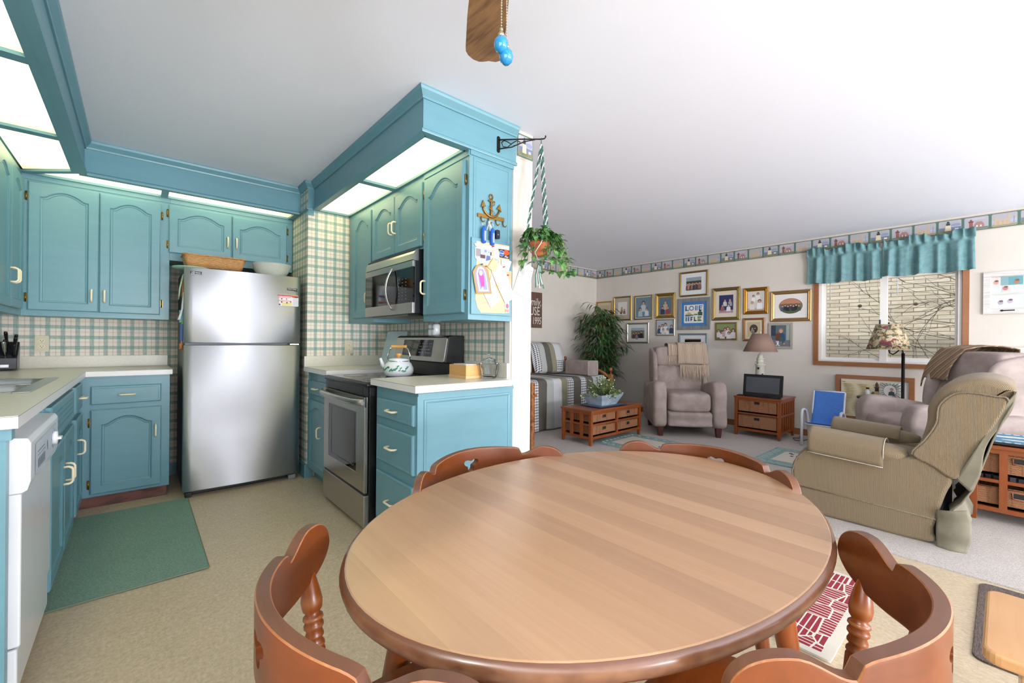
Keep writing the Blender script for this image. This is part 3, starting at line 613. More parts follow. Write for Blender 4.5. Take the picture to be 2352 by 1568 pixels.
# things on the fridge side (edge-on)
PS=Pl((.25,0,0),(0,-1,0),(-1,0,0))
def ontop(name,mb,label,cat,**k): return tag(build(name,mb,**k),label,cat)
b=MB(); b.slab(PS,rrect(-3.99,1.44,-3.9,1.58,.01),.0,.012,mt('#c08044',.5)); ontop('wooden_magnet',b,'tan wooden magnet on the side of the refrigerator near its top','magnet')
b=MB(); b.loft([[(.25,3.88,1.60),(.25,3.97,1.60),(.243,3.97,1.60),(.243,3.88,1.60)],[(.23,3.88,1.50),(.23,3.97,1.50),(.223,3.97,1.50),(.223,3.88,1.50)],[(.225,3.90,1.44),(.225,3.95,1.42),(.219,3.95,1.42),(.219,3.90,1.44)]],'#b9d0b0',True); ontop('green_paper',b,'pale green curled paper hanging high on the refrigerator side','paper')
b=MB(); b.loft([[(.25,3.86,1.47),(.25,3.93,1.47),(.244,3.93,1.47),(.244,3.86,1.47)],[(.244,3.86,1.35),(.244,3.94,1.35),(.236,3.94,1.35),(.236,3.86,1.35)],[(.228,3.86,1.27),(.228,3.95,1.27),(.214,3.95,1.27),(.214,3.86,1.27)]],PAPER,True); ontop('paper_note',b,'white folded notes clipped to the refrigerator side, curling away','paper')
b=MB(); b.slab(PS,rrect(-3.97,1.25,-3.88,1.34,.01),.003,.025,'#6fa9b4'); ontop('blue_card',b,'teal card on the refrigerator side behind the white notes','card')
b=MB(); b.slab(PS,rrect(-3.94,1.13,-3.87,1.26,.02),.001,.014,'#8fbf4e'); b.ell(PS,-3.9,1.235,.02,.022,'#e6d23a',.018); b.bar(PS,-3.88,1.12,-3.866,1.24,.0,.02,'#3b5f9c'); ontop('yellow_flower_magnet',b,'yellow and green flower magnet on the refrigerator side','magnet')
b=MB(); b.lathe([(.001,0),(.011,.005),(.014,.014),(.009,.024),(.013,.034),(.011,.044),(.001,.05)],mt('#a8682f',.5),12,(.234,3.88,1.055)); b.tube([(.236,3.88,1.10),(.24,3.88,1.14)],.003,'#c9b48a',6); ontop('wooden_magnet',b,'turned wooden bead ornament hanging lowest on the refrigerator side','magnet')
b=MB(); b.lathe([(.001,0),(.08,0),(.115,.014),(.118,.02),(.112,.018),(.078,.006),(.001,.006)],mt('#9dbfae',.3),28,(.30,3.98,1.642)); ontop('plate',b,'pale green plate on top of the refrigerator, rim sticking out at the left','plate')
# wicker tray and glass bowl on top
TRAYM=mt('#c99a63',.65,name='honey_wicker',noise=('#a97742',(40,40,220),.4,.6),bump=((200,200,300),.6,.003))
b=MB(); def_=[]
for z,e in ((1.662,.022),(1.70,.010),(1.745,0),(1.750,-.004),(1.752,.004),(1.744,.010),(1.70,.022),(1.672,.032)): b0=(.245+e,3.88+e,.632-e,4.10-e); def_.append([(u,v,z) for u,v in rrect(b0[0],b0[1],b0[2],b0[3],.03,5)])
b.loft(def_,TRAYM,True,True,True); r=thing('wicker_tray','honey coloured wicker tray on top of the refrigerator','tray',(.44,3.99,1.65)); build('basket',b,r,True)
b=MB(); b.tube([(x,y,1.750) for x,y in rrect(.243,3.878,.634,4.102,.03,5)],.006,TRAYM,6,closed=True); build('rim',b,r,True)
GL=mt('#f4f8f2',.12,trans=.6,name='pressed_glass',bump=(55,.5,.006))
b=MB(); b.lathe([(.001,0),(.075,0),(.10,.012),(.13,.06),(.142,.098),(.146,.108),(.140,.108),(.126,.062),(.095,.02),(.07,.008),(.001,.008)],GL,40,(.83,3.98,1.642)); ontop('glass_bowl',b,'pressed glass bowl on top of the refrigerator at the right','bowl')
# ================================================================ RANGE
c=thing('range','stainless steel freestanding electric range with smooth black cooktop','stove',(1.36,2.835,0))
PG=Pl((1.02,0,0),(0,-1,0),(-1,0,0)); SS=mt('#b5b3ae',.3,1,name='range_steel',aniso=(.5,0))
build('body',MB().box((1.035,2.462,.03),(1.70,3.208,.872),BLACK).box((1.06,2.48,0),(1.68,3.19,.03),BLACK),c,True,bevel=.003)
b=MB(); b.loft([[(x,y,z) for x,y in rrect(1.012,2.457,1.70,3.213,.014,4)] for z in (.858,.884)],BLACK,True); o=build('cooktop',b,c,True)
g=MB(); g.box((1.03,2.475,.884),(1.55,3.195,.8865),GBLACK); build('glass_top',g,o,True)
g=MB(); 
for x,y,rr in ((1.17,2.64,.10),(1.17,3.03,.08),(1.41,2.64,.075),(1.41,3.03,.10)):
    g.tube([(x+rr*math.cos(a*math.pi/20),y+rr*math.sin(a*math.pi/20),.8868) for a in range(40)],.001,'#6b6d70',4,closed=True)
build('burner_ring',g,o,True)
g=MB()
for k in range(5): g.bar(PG,-3.15,.812+k*.009,-2.52,.816+k*.009,0,.004,BLACK)
g.bar(PG,-3.19,.805,-2.48,.858,-.015,.001,BLACK); build('vent',g,c,True)
g=MB(); g.framing(PG,-3.20,.232,-2.475,.80,[(0,-.01),(0,.006),(.004,.010),(.10,.010),(.104,.007)],SS); g.bar(PG,-3.20,.74,-2.475,.80,0,.0105,SS); g.bar(PG,-2.60,.24,-2.478,.79,0,.0102,SS)
dr=build('door',g,c,True); build('window',MB().bar(PG,-3.12,.262,-2.585,.755,0,.0085,GBLACK),dr,True); build('window_inner',MB().framing(PG,-3.05,.36,-2.63,.69,[(0,.0088),(.004,.0094),(.008,.0088)],mt('#2c2e33',.2)),dr,True)
g=MB(); n=14; loops=[]
for i in range(n+1):
    t=i/n; y=3.20-.735*t; bow=.045*(1-(2*t-1)**2)**.5+.012 if 0<t<1 else .012
    x=1.02-.010-bow; loops.append([(x,y,.752),(x-.012,y,.758),(x-.014,y,.772),(x-.012,y,.786),(x,y,.792),(x+.006,y,.772)])
g.loft(loops,SS,True); build('handle',g,dr,True)
g=MB(); g.bar(PG,-3.205,.03,-2.47,.218,-.02,.012,SS); build('drawer',g,c,True,bevel=.004); build('gap',MB().bar(PG,-3.2,.218,-2.475,.232,-.02,.002,BLACK),c,True)
g=MB(); pr=[(1.60,.885),(1.60,.985),(1.545,.99),(1.575,1.165),(1.60,1.175),(1.70,1.175),(1.70,.885)]
g.loft([[(x,y,z) for x,z in pr] for y in (2.452,3.21)],BLACK,False); bg_=build('back_panel',g,c,True,bevel=.004)
Vb=Vector((.03,0,.175)).normalized(); PBG=Pl((1.545,2.83,.99),(0,-1,0),(-.175,0,.03),Vb)
g=MB(); g.slab(PBG,rrect(-.368,.004,.368,.17,.006,3),.0,.006,SS); fp=build('fascia',g,bg_,True)
g=MB(); g.slab(PBG,rrect(-.235,.035,.20,.155,.006,3),.006,.008,GBLACK)
for r_ in range(4):
    for k in range(9):
        if (r_+k)%5!=4: g.rect(PBG,.015+k*.02,.06+r_*.022,.024+k*.02,.064+r_*.022,'#b9bdc6',.0085)
for k in range(8): g.rect(PBG,-.21+k*.025,.055+(k%2)*.02,-.2+k*.025,.059+(k%2)*.02,'#9aa0aa',.0085)
g.ell(PBG,.035,.062,.006,.006,'#2d7fd0',.0088,8); build('display',g,fp,True)
# kettle
c=thing('kettle','white enamel kettle with green ivy decoration and wooden handle on the range','kettle',(1.385,2.80,.8865),R(-48))
g=MB(); g.lathe([(.001,.0),(.082,.0),(.096,.012),(.104,.035),(.102,.06),(.088,.09),(.066,.108),(.060,.114)],WENAM,36); 
IVY=mt('#3f8f6a',.4)
random.seed(3)
for k in range(26):
    a=R(-165+k*5.2); z=.035+.03*random.random()+.012*math.sin(k*.8); rr=.1042; p=Vector((rr*math.cos(a),rr*math.sin(a),z)); pl=Pl(p,(-math.sin(a),math.cos(a),0),(math.cos(a),math.sin(a),0))
    g.ell(pl,0,0,.0055+.003*random.random(),.0055,IVY,.0016,6)
    g.ell(pl,.006,.005,.004,.005,IVY,.0018,6)
build('body',g,c)
g=MB(); g.tube([(-.088,0,.045),(-.115,0,.075),(-.128,0,.105),(-.135,0,.125)],[.02,.015,.011,.010],WENAM,12); build('spout',g,c)
g=MB(); g.lathe([(.066,.108),(.070,.112),(.068,.120),(.045,.128),(.02,.131),(.001,.131)],WENAM,30); lo=build('lid',g,c); g=MB(); g.lathe([(.008,.130),(.012,.138),(.02,.146),(.022,.156),(.016,.161),(.001,.162)],BAMBOO,20); build('knob',g,lo)
g=MB(); g.tube([(.075,0,.100),(.082,0,.15),(.068,0,.19),(.05,0,.208)],.0055,CHROME,8); g.tube([(-.075,0,.100),(-.082,0,.15),(-.066,0,.19),(-.05,0,.208)],.0055,CHROME,8); g.lathe([(.072,.104),(.073,.108),(.070,.110)],CHROME,30,caps=False); build('bail',g,c)
g=MB(); g.lathe([(.009,-.058),(.013,-.052),(.010,-.045),(.013,0),(.010,.045),(.013,.052),(.009,.058)],BAMBOO,14,(0,0,.209),ax=(1,0,0)); build('grip',g,c)
# shakers on the back panel
for dy,lab in ((0,'white ivy patterned shaker on the range back panel, right one of the pair'),(.052,'white ivy patterned shaker on the range back panel, left one of the pair')):
    g=MB(); g.lathe([(.001,0),(.027,0),(.030,.006),(.029,.05),(.030,.072),(.024,.083),(.001,.086)],WENAM,20,(1.63,2.71+dy,1.175),sq=1)
    for k in range(7): g.ell(Pl((1.63-.0302,2.71+dy,1.175),(0,-1,0),(-1,0,0)),-.02+k*.0065,.045+.006*(k%2),.003,.004,'#3c5a48',.0004,6)
    ontop('shaker',g,lab,'shaker')
# glass cutting board leaning on the wall
c=thing('cutting_board','pale aqua glass cutting board leaning against the plaid wall behind the kettle','cutting board',(1.64,3.46,.914))
V=Vector((.075,0,.30)).normalized(); pb=Pl((1.622,3.46,.9145),(0,-1,0),(-V.z,0,V.x),V); g=MB(); g.slab(pb,rrect(-.19,0,.19,.31,.025,5),-.005,.0,mt('#c6dce2',.25,name='aqua_glass')); build('board',g,c,True)
# wooden box with lid slot
c=thing('wooden_box','small bamboo box on the countertop right of the range','box',(1.515,2.175,.914))
g=MB(); g.box((1.46,2.085,.932),(1.468,2.265,.995),BAMBOO).box((1.562,2.085,.932),(1.57,2.265,.995),BAMBOO).box((1.468,2.085,.932),(1.562,2.093,.995),BAMBOO).box((1.468,2.257,.932),(1.562,2.265,.995),BAMBOO).box((1.468,2.093,.932),(1.562,2.257,.94),BAMBOO); build('body',g,c,True,bevel=.0015)
build('base',MB().box((1.457,2.082,.914),(1.573,2.268,.932),mt('#d9b07a',.45)),c,True,bevel=.0015)
build('insert',MB().box((1.475,2.11,.94),(1.555,2.24,.999),'#e8e6df'),c,True)
# glass jar
c=thing('candy_jar','clear cut glass jar with domed lid at the wall end of the countertop','jar',(1.60,2.045,.914))
g=MB(); n=32
def flute(r,z,k): return [(r*(1+k*(j%4==0))*math.cos(2*math.pi*j/n),r*(1+k*(j%4==0))*math.sin(2*math.pi*j/n),z) for j in range(n)]
lo=[flute(.035,0,0),flute(.042,.002,.02),flute(.048,.02,.05),flute(.055,.06,.05),flute(.060,.088,.04),flute(.058,.090,.03),flute(.051,.06,.0),flute(.042,.022,0),flute(.03,.012,0)]
g.loft(lo,mt('#f2f6f8',.02,trans=1,name='cut_glass'),False); build('body',g,c)
g=MB(); g.lathe([(.056,.090),(.050,.104),(.030,.118),(.010,.126),(.006,.132),(.012,.140),(.010,.148),(.001,.150)],mt('#f2f6f8',.02,trans=1,name='cut_glass'),24); build('lid',g,c)
# ================================================================ MICROWAVE
c=thing('microwave','stainless over-the-range microwave with black glass front','microwave',(1.52,2.91,1.315))
PM=Pl((1.335,0,0),(0,-1,0),(-1,0,0)); a0,a1=-3.258,-2.50
build('body',MB().box((1.345,2.502,1.315),(1.714,3.256,1.733),mt('#25272d',.4,.3)),c,True,bevel=.004)
g=MB(); g.loft([[(1.335,y,1.657),(1.328,y,1.66),(1.334,y,1.70),(1.352,y,1.730),(1.37,y,1.733),(1.37,y,1.657)] for y in (2.50,3.258)],SS,False); build('vent_cover',g,c,True)
g=MB(); g.bar(PM,a0,1.615,a1,1.655,-.01,.008,SS); g.bar(PM,a0,1.315,a1,1.385,-.01,.008,SS); build('front_frame',g,c,True,bevel=.002)
g=MB(); g.bar(PM,a0,1.385,-2.745,1.615,-.005,.006,GBLACK); dr=build('door',g,c,True); g=MB(); g.bar(PM,-2.741,1.385,a1,1.615,-.005,.006,GBLACK)
for r_ in range(7):
    for k in range(3): g.rect(PM,-2.70+k*.05,1.41+r_*.022,-2.688+k*.05,1.415+r_*.022,'#7d828c',.0065)
build('control_panel',g,c,True)
g=MB(); loops=[]
for i in range(15):
    t=i/14; z=1.345+.285*t; k=(1-(2*t-1)**2); o_=.012+.035*k; y=2.775+.028*k
    loops.append([(1.335-o_,y-.009,z),(1.335-o_-.010,y-.005,z),(1.335-o_-.010,y+.007,z),(1.335-o_,y+.011,z)])
g.loft(loops,SS,True); build('handle',g,dr,True)
build('grease_filter',MB().box((1.38,2.56,1.306),(1.66,3.2,1.315),mt('#9b9c98',.4,.7)).box((1.36,2.53,1.303),(1.5,2.62,1.315),BLACK),c,True)
# ================================================================ DISHWASHER
c=thing('dishwasher','white built-in dishwasher with dial and buttons under the left countertop','dishwasher',(-.55,2.26,0))
PD=Pl((-.262,0,0),(0,1,0),(1,0,0))
build('body',MB().box((-.88,1.945,.09),(-.30,2.54,.872),WAPPL).box((-.88,1.96,0),(-.33,2.53,.09),BLACK),c,True)
g=MB(); g.loft([[(x,y,z) for x,z in ((-.31,.665),(-.262,.665),(-.25,.672),(-.243,.70),(-.243,.815),(-.25,.83),(-.31,.838))] for y in (1.95,1.953,2.532,2.535)],WAPPL,False); cn=build('console',g,c,True,bevel=.004)
PD=Pl((-.2425,0,0),(0,1,0),(1,0,0)); g=MB(); g.rect(PD,2.02,.70,2.50,.80,'#b9c6d2',.0005)
for k in range(6): g.rect(PD,2.07+k*.024,.712,2.08+k*.024,.742,'#46536a',.001); g.rect(PD,2.07+k*.024,.752,2.082+k*.024,.755,'#5d6a80',.001)
g.rect(PD,2.06,.765,2.2,.767,'#46536a',.001); g.ell(PD,2.26,.752,.006,.018,'#46536a',.001); 
for k in range(8):
    a=k*.785; g.ell(PD,2.40+.038*math.cos(a),.752+.036*math.sin(a),.004,.004,'#46536a',.001,6)
build('label_strip',g,cn,True); g=MB(); g.lathe([(.026,0),(.024,.012),(.001,.014)],WAPPL,20,PD.pt(2.40,.752,0),ax=(1,0,0)); g.bar(PD,2.382,.747,2.418,.756,.012,.024,WAPPL); build('dial',g,cn,True)
build('door',MB().box((-.30,1.952,.20),(-.262,2.533,.664),WAPPL),c,True,bevel=.006); build('lower_panel',MB().box((-.305,1.952,.06),(-.268,2.533,.195),WAPPL),c,True,bevel=.006)
# ================================================================ SINK, KNIFE BLOCK, OUTLETS
c=thing('sink','double bowl stainless steel sink set into the left countertop','sink',(-.57,3.0,.914)); SK=mt('#b9bdc0',.28,1,name='sink_steel')
g=MB(); 
def ring(mb,outer,inner,z0,z1): mb.loft([[(x,y,z0) for x,y in outer],[(x,y,z1) for x,y in inner]],SK,True,False,False)
pz=Pl((0,0,0),(1,0,0),(0,0,1),(0,1,0))
g.box((-.815,2.575,.914),(-.765,3.435,.918),SK).box((-.375,2.575,.914),(-.325,3.435,.918),SK).box((-.765,2.575,.914),(-.375,2.605,.918),SK).box((-.765,3.405,.914),(-.375,3.435,.918),SK).box((-.765,2.985,.914),(-.375,3.025,.918),SK)
build('rim',g,c,True,bevel=.002)
for y0,y1 in ((2.605,2.985),(3.025,3.405)):
    g=MB(); L=[[(x,y,z) for x,y in rrect(-.765+e,y0+e,-.375-e,y1-e,.05,5)] for e,z in ((0,.9165),(.004,.90),(.015,.77),(.05,.752))]; g.loft(L,SK,True,False,True); g.lathe([(.001,.7535),(.04,.7535),(.042,.756)],CHROME,20,(-.57,(y0+y1)/2,0)); build('bowl',g,c,True)
c=thing('knife_block','black knife block holding knives on the left countertop','knife block',(-.66,4.36,.914),R(4))
BK=mt('#23252c',.35,name='black_lacquer')
g=MB(); g.loft([[(x,-.075+.0*k,z) for x,z in ((0,0),(0,0))] for k in (0,)] if False else [[(-.055,-.07,.008),(.055,-.07,.008),(.055,.10,.008),(-.055,.10,.008)],[(-.055,-.07,.085),(.055,-.07,.085),(.055,.10,.11),(-.055,.10,.11)],[(-.055,-.03,.10),(.055,-.03,.10),(.055,.10,.19),(-.055,.10,.19)]],BK,False); build('block',g,c,bevel=.004)
build('plate',MB().box((-.018,-.0715,.022),(.018,-.0698,.04),mt('#b7bac0',.3,.8)),c)
k=0
for iy,(y,z) in enumerate(((-.03,.105),(.02,.135),(.07,.17))):
    for ix in range(3):
        x=-.036+ix*.036; k+=1; L=.09+.02*((ix+iy)%2); d=Vector((.0+.12*(ix-1),-.45,.9)).normalized(); p=c.location+Matrix.Rotation(R(4),3,'Z')@Vector((x,y,z-.01)); g=MB()
        q=thing('kitchen_knife',f'{"black" if k!=2 else "steel sided"} handled knife, '+('front','middle','rear')[iy]+' row '+('left','centre','right')[ix]+' slot of the knife block','knife',p)
        g.loft([[p+d*s+Vector((w*math.cos(a),t*math.sin(a),0)) for a in (R(22.5+45*j) for j in range(8))] for s,w,t in ((0,.008,.011),(.01,.009,.012),(L*.5,.008,.012),(L*.85,.010,.014),(L,.007,.010))],BLACK if k!=2 else CHROME,True); build('handle',g,q,True)
        g=MB(); g.beam(p,p-d*.07,.002,.02,CHROME); build('blade',g,q,True)
def outlet(pl,u,v,label):
    c=thing('outlet',label,'electrical outlet',pl.pt(u,v,0)); IV=mt('#d6cdb0',.35)
    g=MB(); g.slab(pl,rrect(u-.035,v-.057,u+.035,v+.057,.005,3),0,.005,IV); build('cover_plate',g,c,True)
    for s in (-.02,.02):
        g=MB(); g.slab(pl,[(u+.017*math.cos(a),v+s+.014*math.sin(a)) for a in (2*math.pi*i/14 for i in range(14))],.004,.008,mt('#e2dabf',.3)); g.rect(pl,u-.008,v+s-.003,u-.0055,v+s+.006,'#3a342a',.0083); g.rect(pl,u+.0055,v+s-.003,u+.008,v+s+.006,'#3a342a',.0083); g.ell(pl,u,v+s-.008,.0028,.0028,'#3a342a',.0083,8); build('socket',g,c,True)
outlet(Pl((0,4.557,0),(1,0,0),(0,-1,0)),-.52,1.09,'ivory double outlet on the plaid back wall beside the knife block')
outlet(Pl((0,3.787,0),(1,0,0),(0,-1,0)),1.398,1.075,'ivory double outlet on the plaid wall left of the range')
# ================================================================ END PANEL NOTE BOARD, HOOKS, BRACKET, PLANT
PE=Pl((0,1.978,0),(1,0,0),(0,-1,0))
c=thing('bulletin_board','teal framed cork bulletin board on the side of the tall wall cabinet','bulletin board',(1.555,1.97,1.29))
g=MB(); g.bar(PE,1.408,1.29,1.703,1.724,0,.012,TEAL); build('frame',g,c,True,bevel=.003)
CK='#d9b48a'
def sheet(name,pts,d,mat,label,cat='paper',extra=None):
    g=MB(); g.slab(PE,pts,d,d+.0008,mat)
    if extra: extra(g,d+.0012)
    return tag(build(name,g),label,cat)
def lines(u0,v0,u1,n,dv,col,w=.0012):
    return lambda g,d:[g.rect(PE,u0,v0-i*dv,u1-(.01 if i%3==2 else 0),v0-i*dv+w,col,d) for i in range(n)]
sheet('paper',[(1.44,1.704),(1.683,1.714),(1.686,1.314),(1.655,1.306),(1.474,1.301),(1.45,1.33),(1.434,1.38),(1.441,1.558)],.0125,'#d9b792','tan backing paper with small print pinned over the bulletin board','paper',lines(1.46,1.365,1.60,3,.006,'#a98a72'))
sheet('paper',[(1.644,1.554),(1.702,1.564),(1.703,1.44),(1.66,1.44)],.014,'#dcb892','tan printed sheet at the right edge of the bulletin board','paper',lines(1.655,1.548,1.698,10,.009,'#b08f74'))
def house(g,d):
    g.poly(PE,[(1.436,1.664),(1.548,1.669),(1.542,1.625),(1.518,1.592),(1.458,1.596),(1.436,1.612)],'#a9aebf',d); g.rect(PE,1.434,1.62,1.468,1.662,'#8a8488',d+.0004); g.ell(PE,1.502,1.655,.008,.008,'#6f86b0',d+.0006,8); g.rect(PE,1.465,1.612,1.50,1.632,'#56353a',d+.0006); g.poly(PE,[(1.505,1.60),(1.54,1.61),(1.535,1.63),(1.51,1.632)],'#56688f',d+.0006); g.rect(PE,1.537,1.635,1.546,1.655,'#2e3038',d+.0006); g.poly(PE,[(1.432,1.612),(1.47,1.60),(1.50,1.60),(1.516,1.583),(1.452,1.589)],'#c9c2b6',d+.0005); g.ell(PE,1.526,1.652,.004,.004,'#4fa07c',d+.0008,6)
sheet('photo_card',[(1.429,1.669),(1.552,1.674),(1.547,1.623),(1.516,1.582),(1.452,1.589),(1.428,1.61)],.0145,'#d4cfc8','round edged room photograph at the top left of the bulletin board','photograph',house)
t=sheet('paper',[(1.56,1.675),(1.598,1.679),(1.612,1.60),(1.579,1.594),(1.556,1.60)],.0148,'#d6e4dc','pale green recycling notice at the top of the bulletin board'); text('print','Recy',PE,1.584,1.617,.016,'#2c4a3c',t,.0162); text('print','Cont',PE,1.587,1.604,.016,'#2c4a3c',t,.0162)
sheet('paper',[(1.421,1.688),(1.45,1.69),(1.52,1.688),(1.60,1.70),(1.679,1.708),(1.678,1.69),(1.60,1.683),(1.52,1.673),(1.43,1.675)],.0165,'#eceaea','thin white banner strip of small writing across the top of the bulletin board','paper',lambda g,d:[g.rect(PE,1.432+i*.006,1.6815+(.0075 if i>25 else 0)*((i-20)/20),1.4355+i*.006,1.6835+(.0075 if i>25 else 0)*((i-20)/20),'#50525c',d) for i in range(2,38)])
g=MB(); g.bar(PE,1.596,1.634,1.684,1.684,.0145,.0155,'#3a2a2c'); g.ell(PE,1.659,1.668,.024,.015,'#d9532e',.016,16); g.ell(PE,1.621,1.660,.019,.018,'#d9dfea',.0163,18); g.ell(PE,1.621,1.660,.0175,.0165,'#2b5fae',.0166,18); o=tag(build('loyalty_card',g),'dark card with tomatoes and a blue disc at the top right of the bulletin board','card'); text('print','Kroger',PE,1.621,1.660,.0115,'#eef0f6',o,.017,shear=.3); text('print','Plus',PE,1.658,1.643,.018,'#eef0f6',o,.017,shear=.3)
sheet('paper',[(1.618,1.629),(1.699,1.621),(1.673,1.554),(1.627,1.562)],.0175,'#e9e8ee','square white note right of the yellow sticky note')
sheet('paper',[(1.494,1.405),(1.53,1.47),(1.548,1.534),(1.613,1.382),(1.545,1.33)],.0170,'#e8e9f0','white slip hanging below the arched religious card')
sheet('paper',[(1.545,1.545),(1.565,1.60),(1.60,1.60),(1.644,1.567),(1.727,1.405),(1.652,1.363),(1.588,1.464)],.0190,'#eaebf1','long white envelope hanging over the right edge of the bulletin board','envelope',lines(1.60,1.47,1.655,4,.009,'#d2d4dd'))
sheet('sticky_note',[(1.557,1.623),(1.599,1.594),(1.567,1.541),(1.515,1.564)],.0205,'#efe08d','yellow sticky note on the bulletin board','note')
def photo2(g,d): g.ell(PE,1.67,1.35,.012,.015,'#9a6a7c',d); g.rect(PE,1.655,1.315,1.684,1.33,'#c98a6c',d)
sheet('photo_card',[(1.652,1.366),(1.687,1.374),(1.687,1.312),(1.657,1.308)],.0145,'#cfc4c6','small pink photograph at the bottom right corner of the bulletin board','photograph',photo2)
def saint(g,d):
    g.poly(PE,[(1.463,1.568),(1.49,1.560),(1.509,1.538),(1.521,1.49),(1.536,1.422),(1.446,1.415),(1.434,1.452),(1.420,1.525),(1.438,1.556)],'#9a8f9a',d)
    g.poly(PE,[(1.464,1.562),(1.484,1.553),(1.499,1.53),(1.509,1.49),(1.522,1.426),(1.456,1.421),(1.446,1.46),(1.434,1.52),(1.446,1.553)],'#e4e2ea',d+.0004)
    g.poly(PE,[(1.464,1.556),(1.482,1.547),(1.494,1.526),(1.503,1.49),(1.514,1.433),(1.462,1.428),(1.453,1.46),(1.442,1.518),(1.450,1.545)],'#8d94bd',d+.0006)
    g.poly(PE,[(1.460,1.545),(1.474,1.545),(1.489,1.50),(1.492,1.45),(1.468,1.445),(1.456,1.49),(1.448,1.52)],'#b5469a',d+.0009); g.ell(PE,1.465,1.525,.012,.016,'#e6d9df',d+.0012,10); g.ell(PE,1.466,1.550,.006,.008,'#d9b0a0',d+.0012,8); g.poly(PE,[(1.468,1.43),(1.485,1.432),(1.48,1.455)],'#e8e6ee',d+.0012)
sheet('arched_card',[(1.463,1.577),(1.497,1.568),(1.519,1.543),(1.531,1.492),(1.547,1.413),(1.436,1.405),(1.424,1.452),(1.409,1.527),(1.430,1.56)],.0210,'#a8894c','arched stained glass style card with a robed figure in pink and white','card',saint)
for i,(u,v,cc,nm) in enumerate(((1.548,1.687,'#c8332c','red push pin in the white banner strip'),(1.501,1.567,'#c8402c','red push pin beside the arched card'),(1.631,1.579,'#c8332c','red push pin in the square white note'),(1.665,1.534,'#c8332c','red push pin in the tan printed sheet'),(1.467,1.574,'#2f7fc0','blue push pin at the tip of the arched card'),(1.582,1.46,'#e2b92c','yellow push pin beside the long white envelope'))):
    g=MB(); g.lathe([(.004,0),(.0045,.003),(.0025,.006),(.003,.010),(.005,.013),(.001,.015)],mt(cc,.3),10,PE.pt(u,v,.0215 if i not in (1,3) else .016),ax=(0,-1,0)); tag(build('push_pin',g),nm,'push pin','push pins on the bulletin board')
# anchor hook rack
c=thing('hook_rack','brass anchor shaped hook rack on the side of the tall wall cabinet','hook rack',(1.548,1.975,1.85)); AB=mt('#93713a',.35,.8,name='antique_brass')
g=MB(); g.slab(PE,[(1.451,1.868),(1.648,1.876),(1.648,1.852),(1.451,1.846)],.001,.007,AB)
g.tube([PE.pt(1.547,1.862+.105*i/6,.009) for i in range(7)],.007,AB,8); g.tube([PE.pt(1.547+.012*math.cos(a*math.pi/6),1.979+.014*math.sin(a*math.pi/6),.008) for a in range(12)],.0035,AB,8,closed=True); g.tube([PE.pt(1.527,1.952,.010),PE.pt(1.570,1.952,.010)],.005,AB,8)
g.tube([PE.pt(1.548+.063*math.sin(R(a)),1.925-.063*math.cos(R(a)),.008) for a in range(-78,79,12)],[.003+.005*math.cos(R(a)) for a in range(-78,79,12)],AB,8)
for s in (-1,1): g.slab(PE,[(1.548+s*.075,1.905),(1.548+s*.062,1.948),(1.548+s*.040,1.915),(1.548+s*.055,1.915)],.004,.011,AB)
g.tube([PE.pt(1.547+.02*math.sin(k*.9),1.872+.09*k/12,.017) for k in range(13)],.0025,AB,6)
build('anchor',g,c,True)
for i,u in enumerate((1.475,1.528,1.583,1.637)):
    g=MB(); g.tube([PE.pt(u,1.852,.006),PE.pt(u,1.835,.008),PE.pt(u+.002,1.822,.014),PE.pt(u+.006,1.818,.024),PE.pt(u+.01,1.826,.030)],.0035,AB,8); build('hook',g,c,True)
BL=mt('#1f5fc0',.35)
for u,z,lab in ((1.484,1.745,'blue float key ring hanging from the first hook of the anchor rack'),(1.546,1.742,'blue float key ring hanging from the second hook, right of its twin')):
    k=thing('key_ring',lab,'keys',PE.pt(u,z,.02)); pr=Pl(PE.pt(u,z,0),(1,0,0),(0,-1,0)).rot(R(6))
    g=MB(); g.lathe([(.001,-.05),(.013,-.045),(.0145,0),(.013,.035),(.006,.052),(.001,.053)],BL,12,PE.pt(u,z,.022)); o=build('float',g,k,True)
    g=MB(); [g.rect(Pl(PE.pt(u,z,.037),(1,0,0),(0,-1,0)),-.006+j*.007,-.035,-.003+j*.007,.02,'#dfe6f2',0) for j in range(2)]; build('lettering',g,o,True)
    g=MB(); g.tube([PE.pt(u+.009*math.cos(a*.6),z+.062+.012*math.sin(a*.6),.022) for a in range(10)],.0014,CHROME,5,closed=True); g.tube([PE.pt(u-.002,z+.07,.022),PE.pt(u-.006,1.826,.022)],.0012,CHROME,5); build('ring',g,k,True)
k=thing('car_key','black car key fob hanging from the third hook of the anchor rack','key',PE.pt(1.585,1.76,.02)); g=MB(); g.slab(PE,rrect(1.572,1.738,1.600,1.79,.007,3),.014,.026,BLACK); o=build('fob',g,k,True); build('button',MB().ell(PE,1.586,1.762,.004,.004,'#5b7fd8',.0265,8),o,True); g=MB(); g.tube([PE.pt(1.583,1.79,.02),PE.pt(1.585,1.82,.02)],.0012,CHROME,5); build('ring',g,k,True)
k=thing('key','bunch of small steel keys hanging between the two blue floats','key',PE.pt(1.515,1.79,.02)); g=MB(); 
for a in (-.3,.1,.35): pk=Pl(PE.pt(1.524,1.825,.02),(1,0,0),(0,-1,0)).rot(a); g.slab(pk,[(-.003,-.05),(.002,-.053),(.003,-.012),(.009,-.010),(.007,.006),(-.007,.006),(-.008,-.008),(-.003,-.012)],a*.005,a*.005+.0016,CHROME)
build('blades',g,k,True)
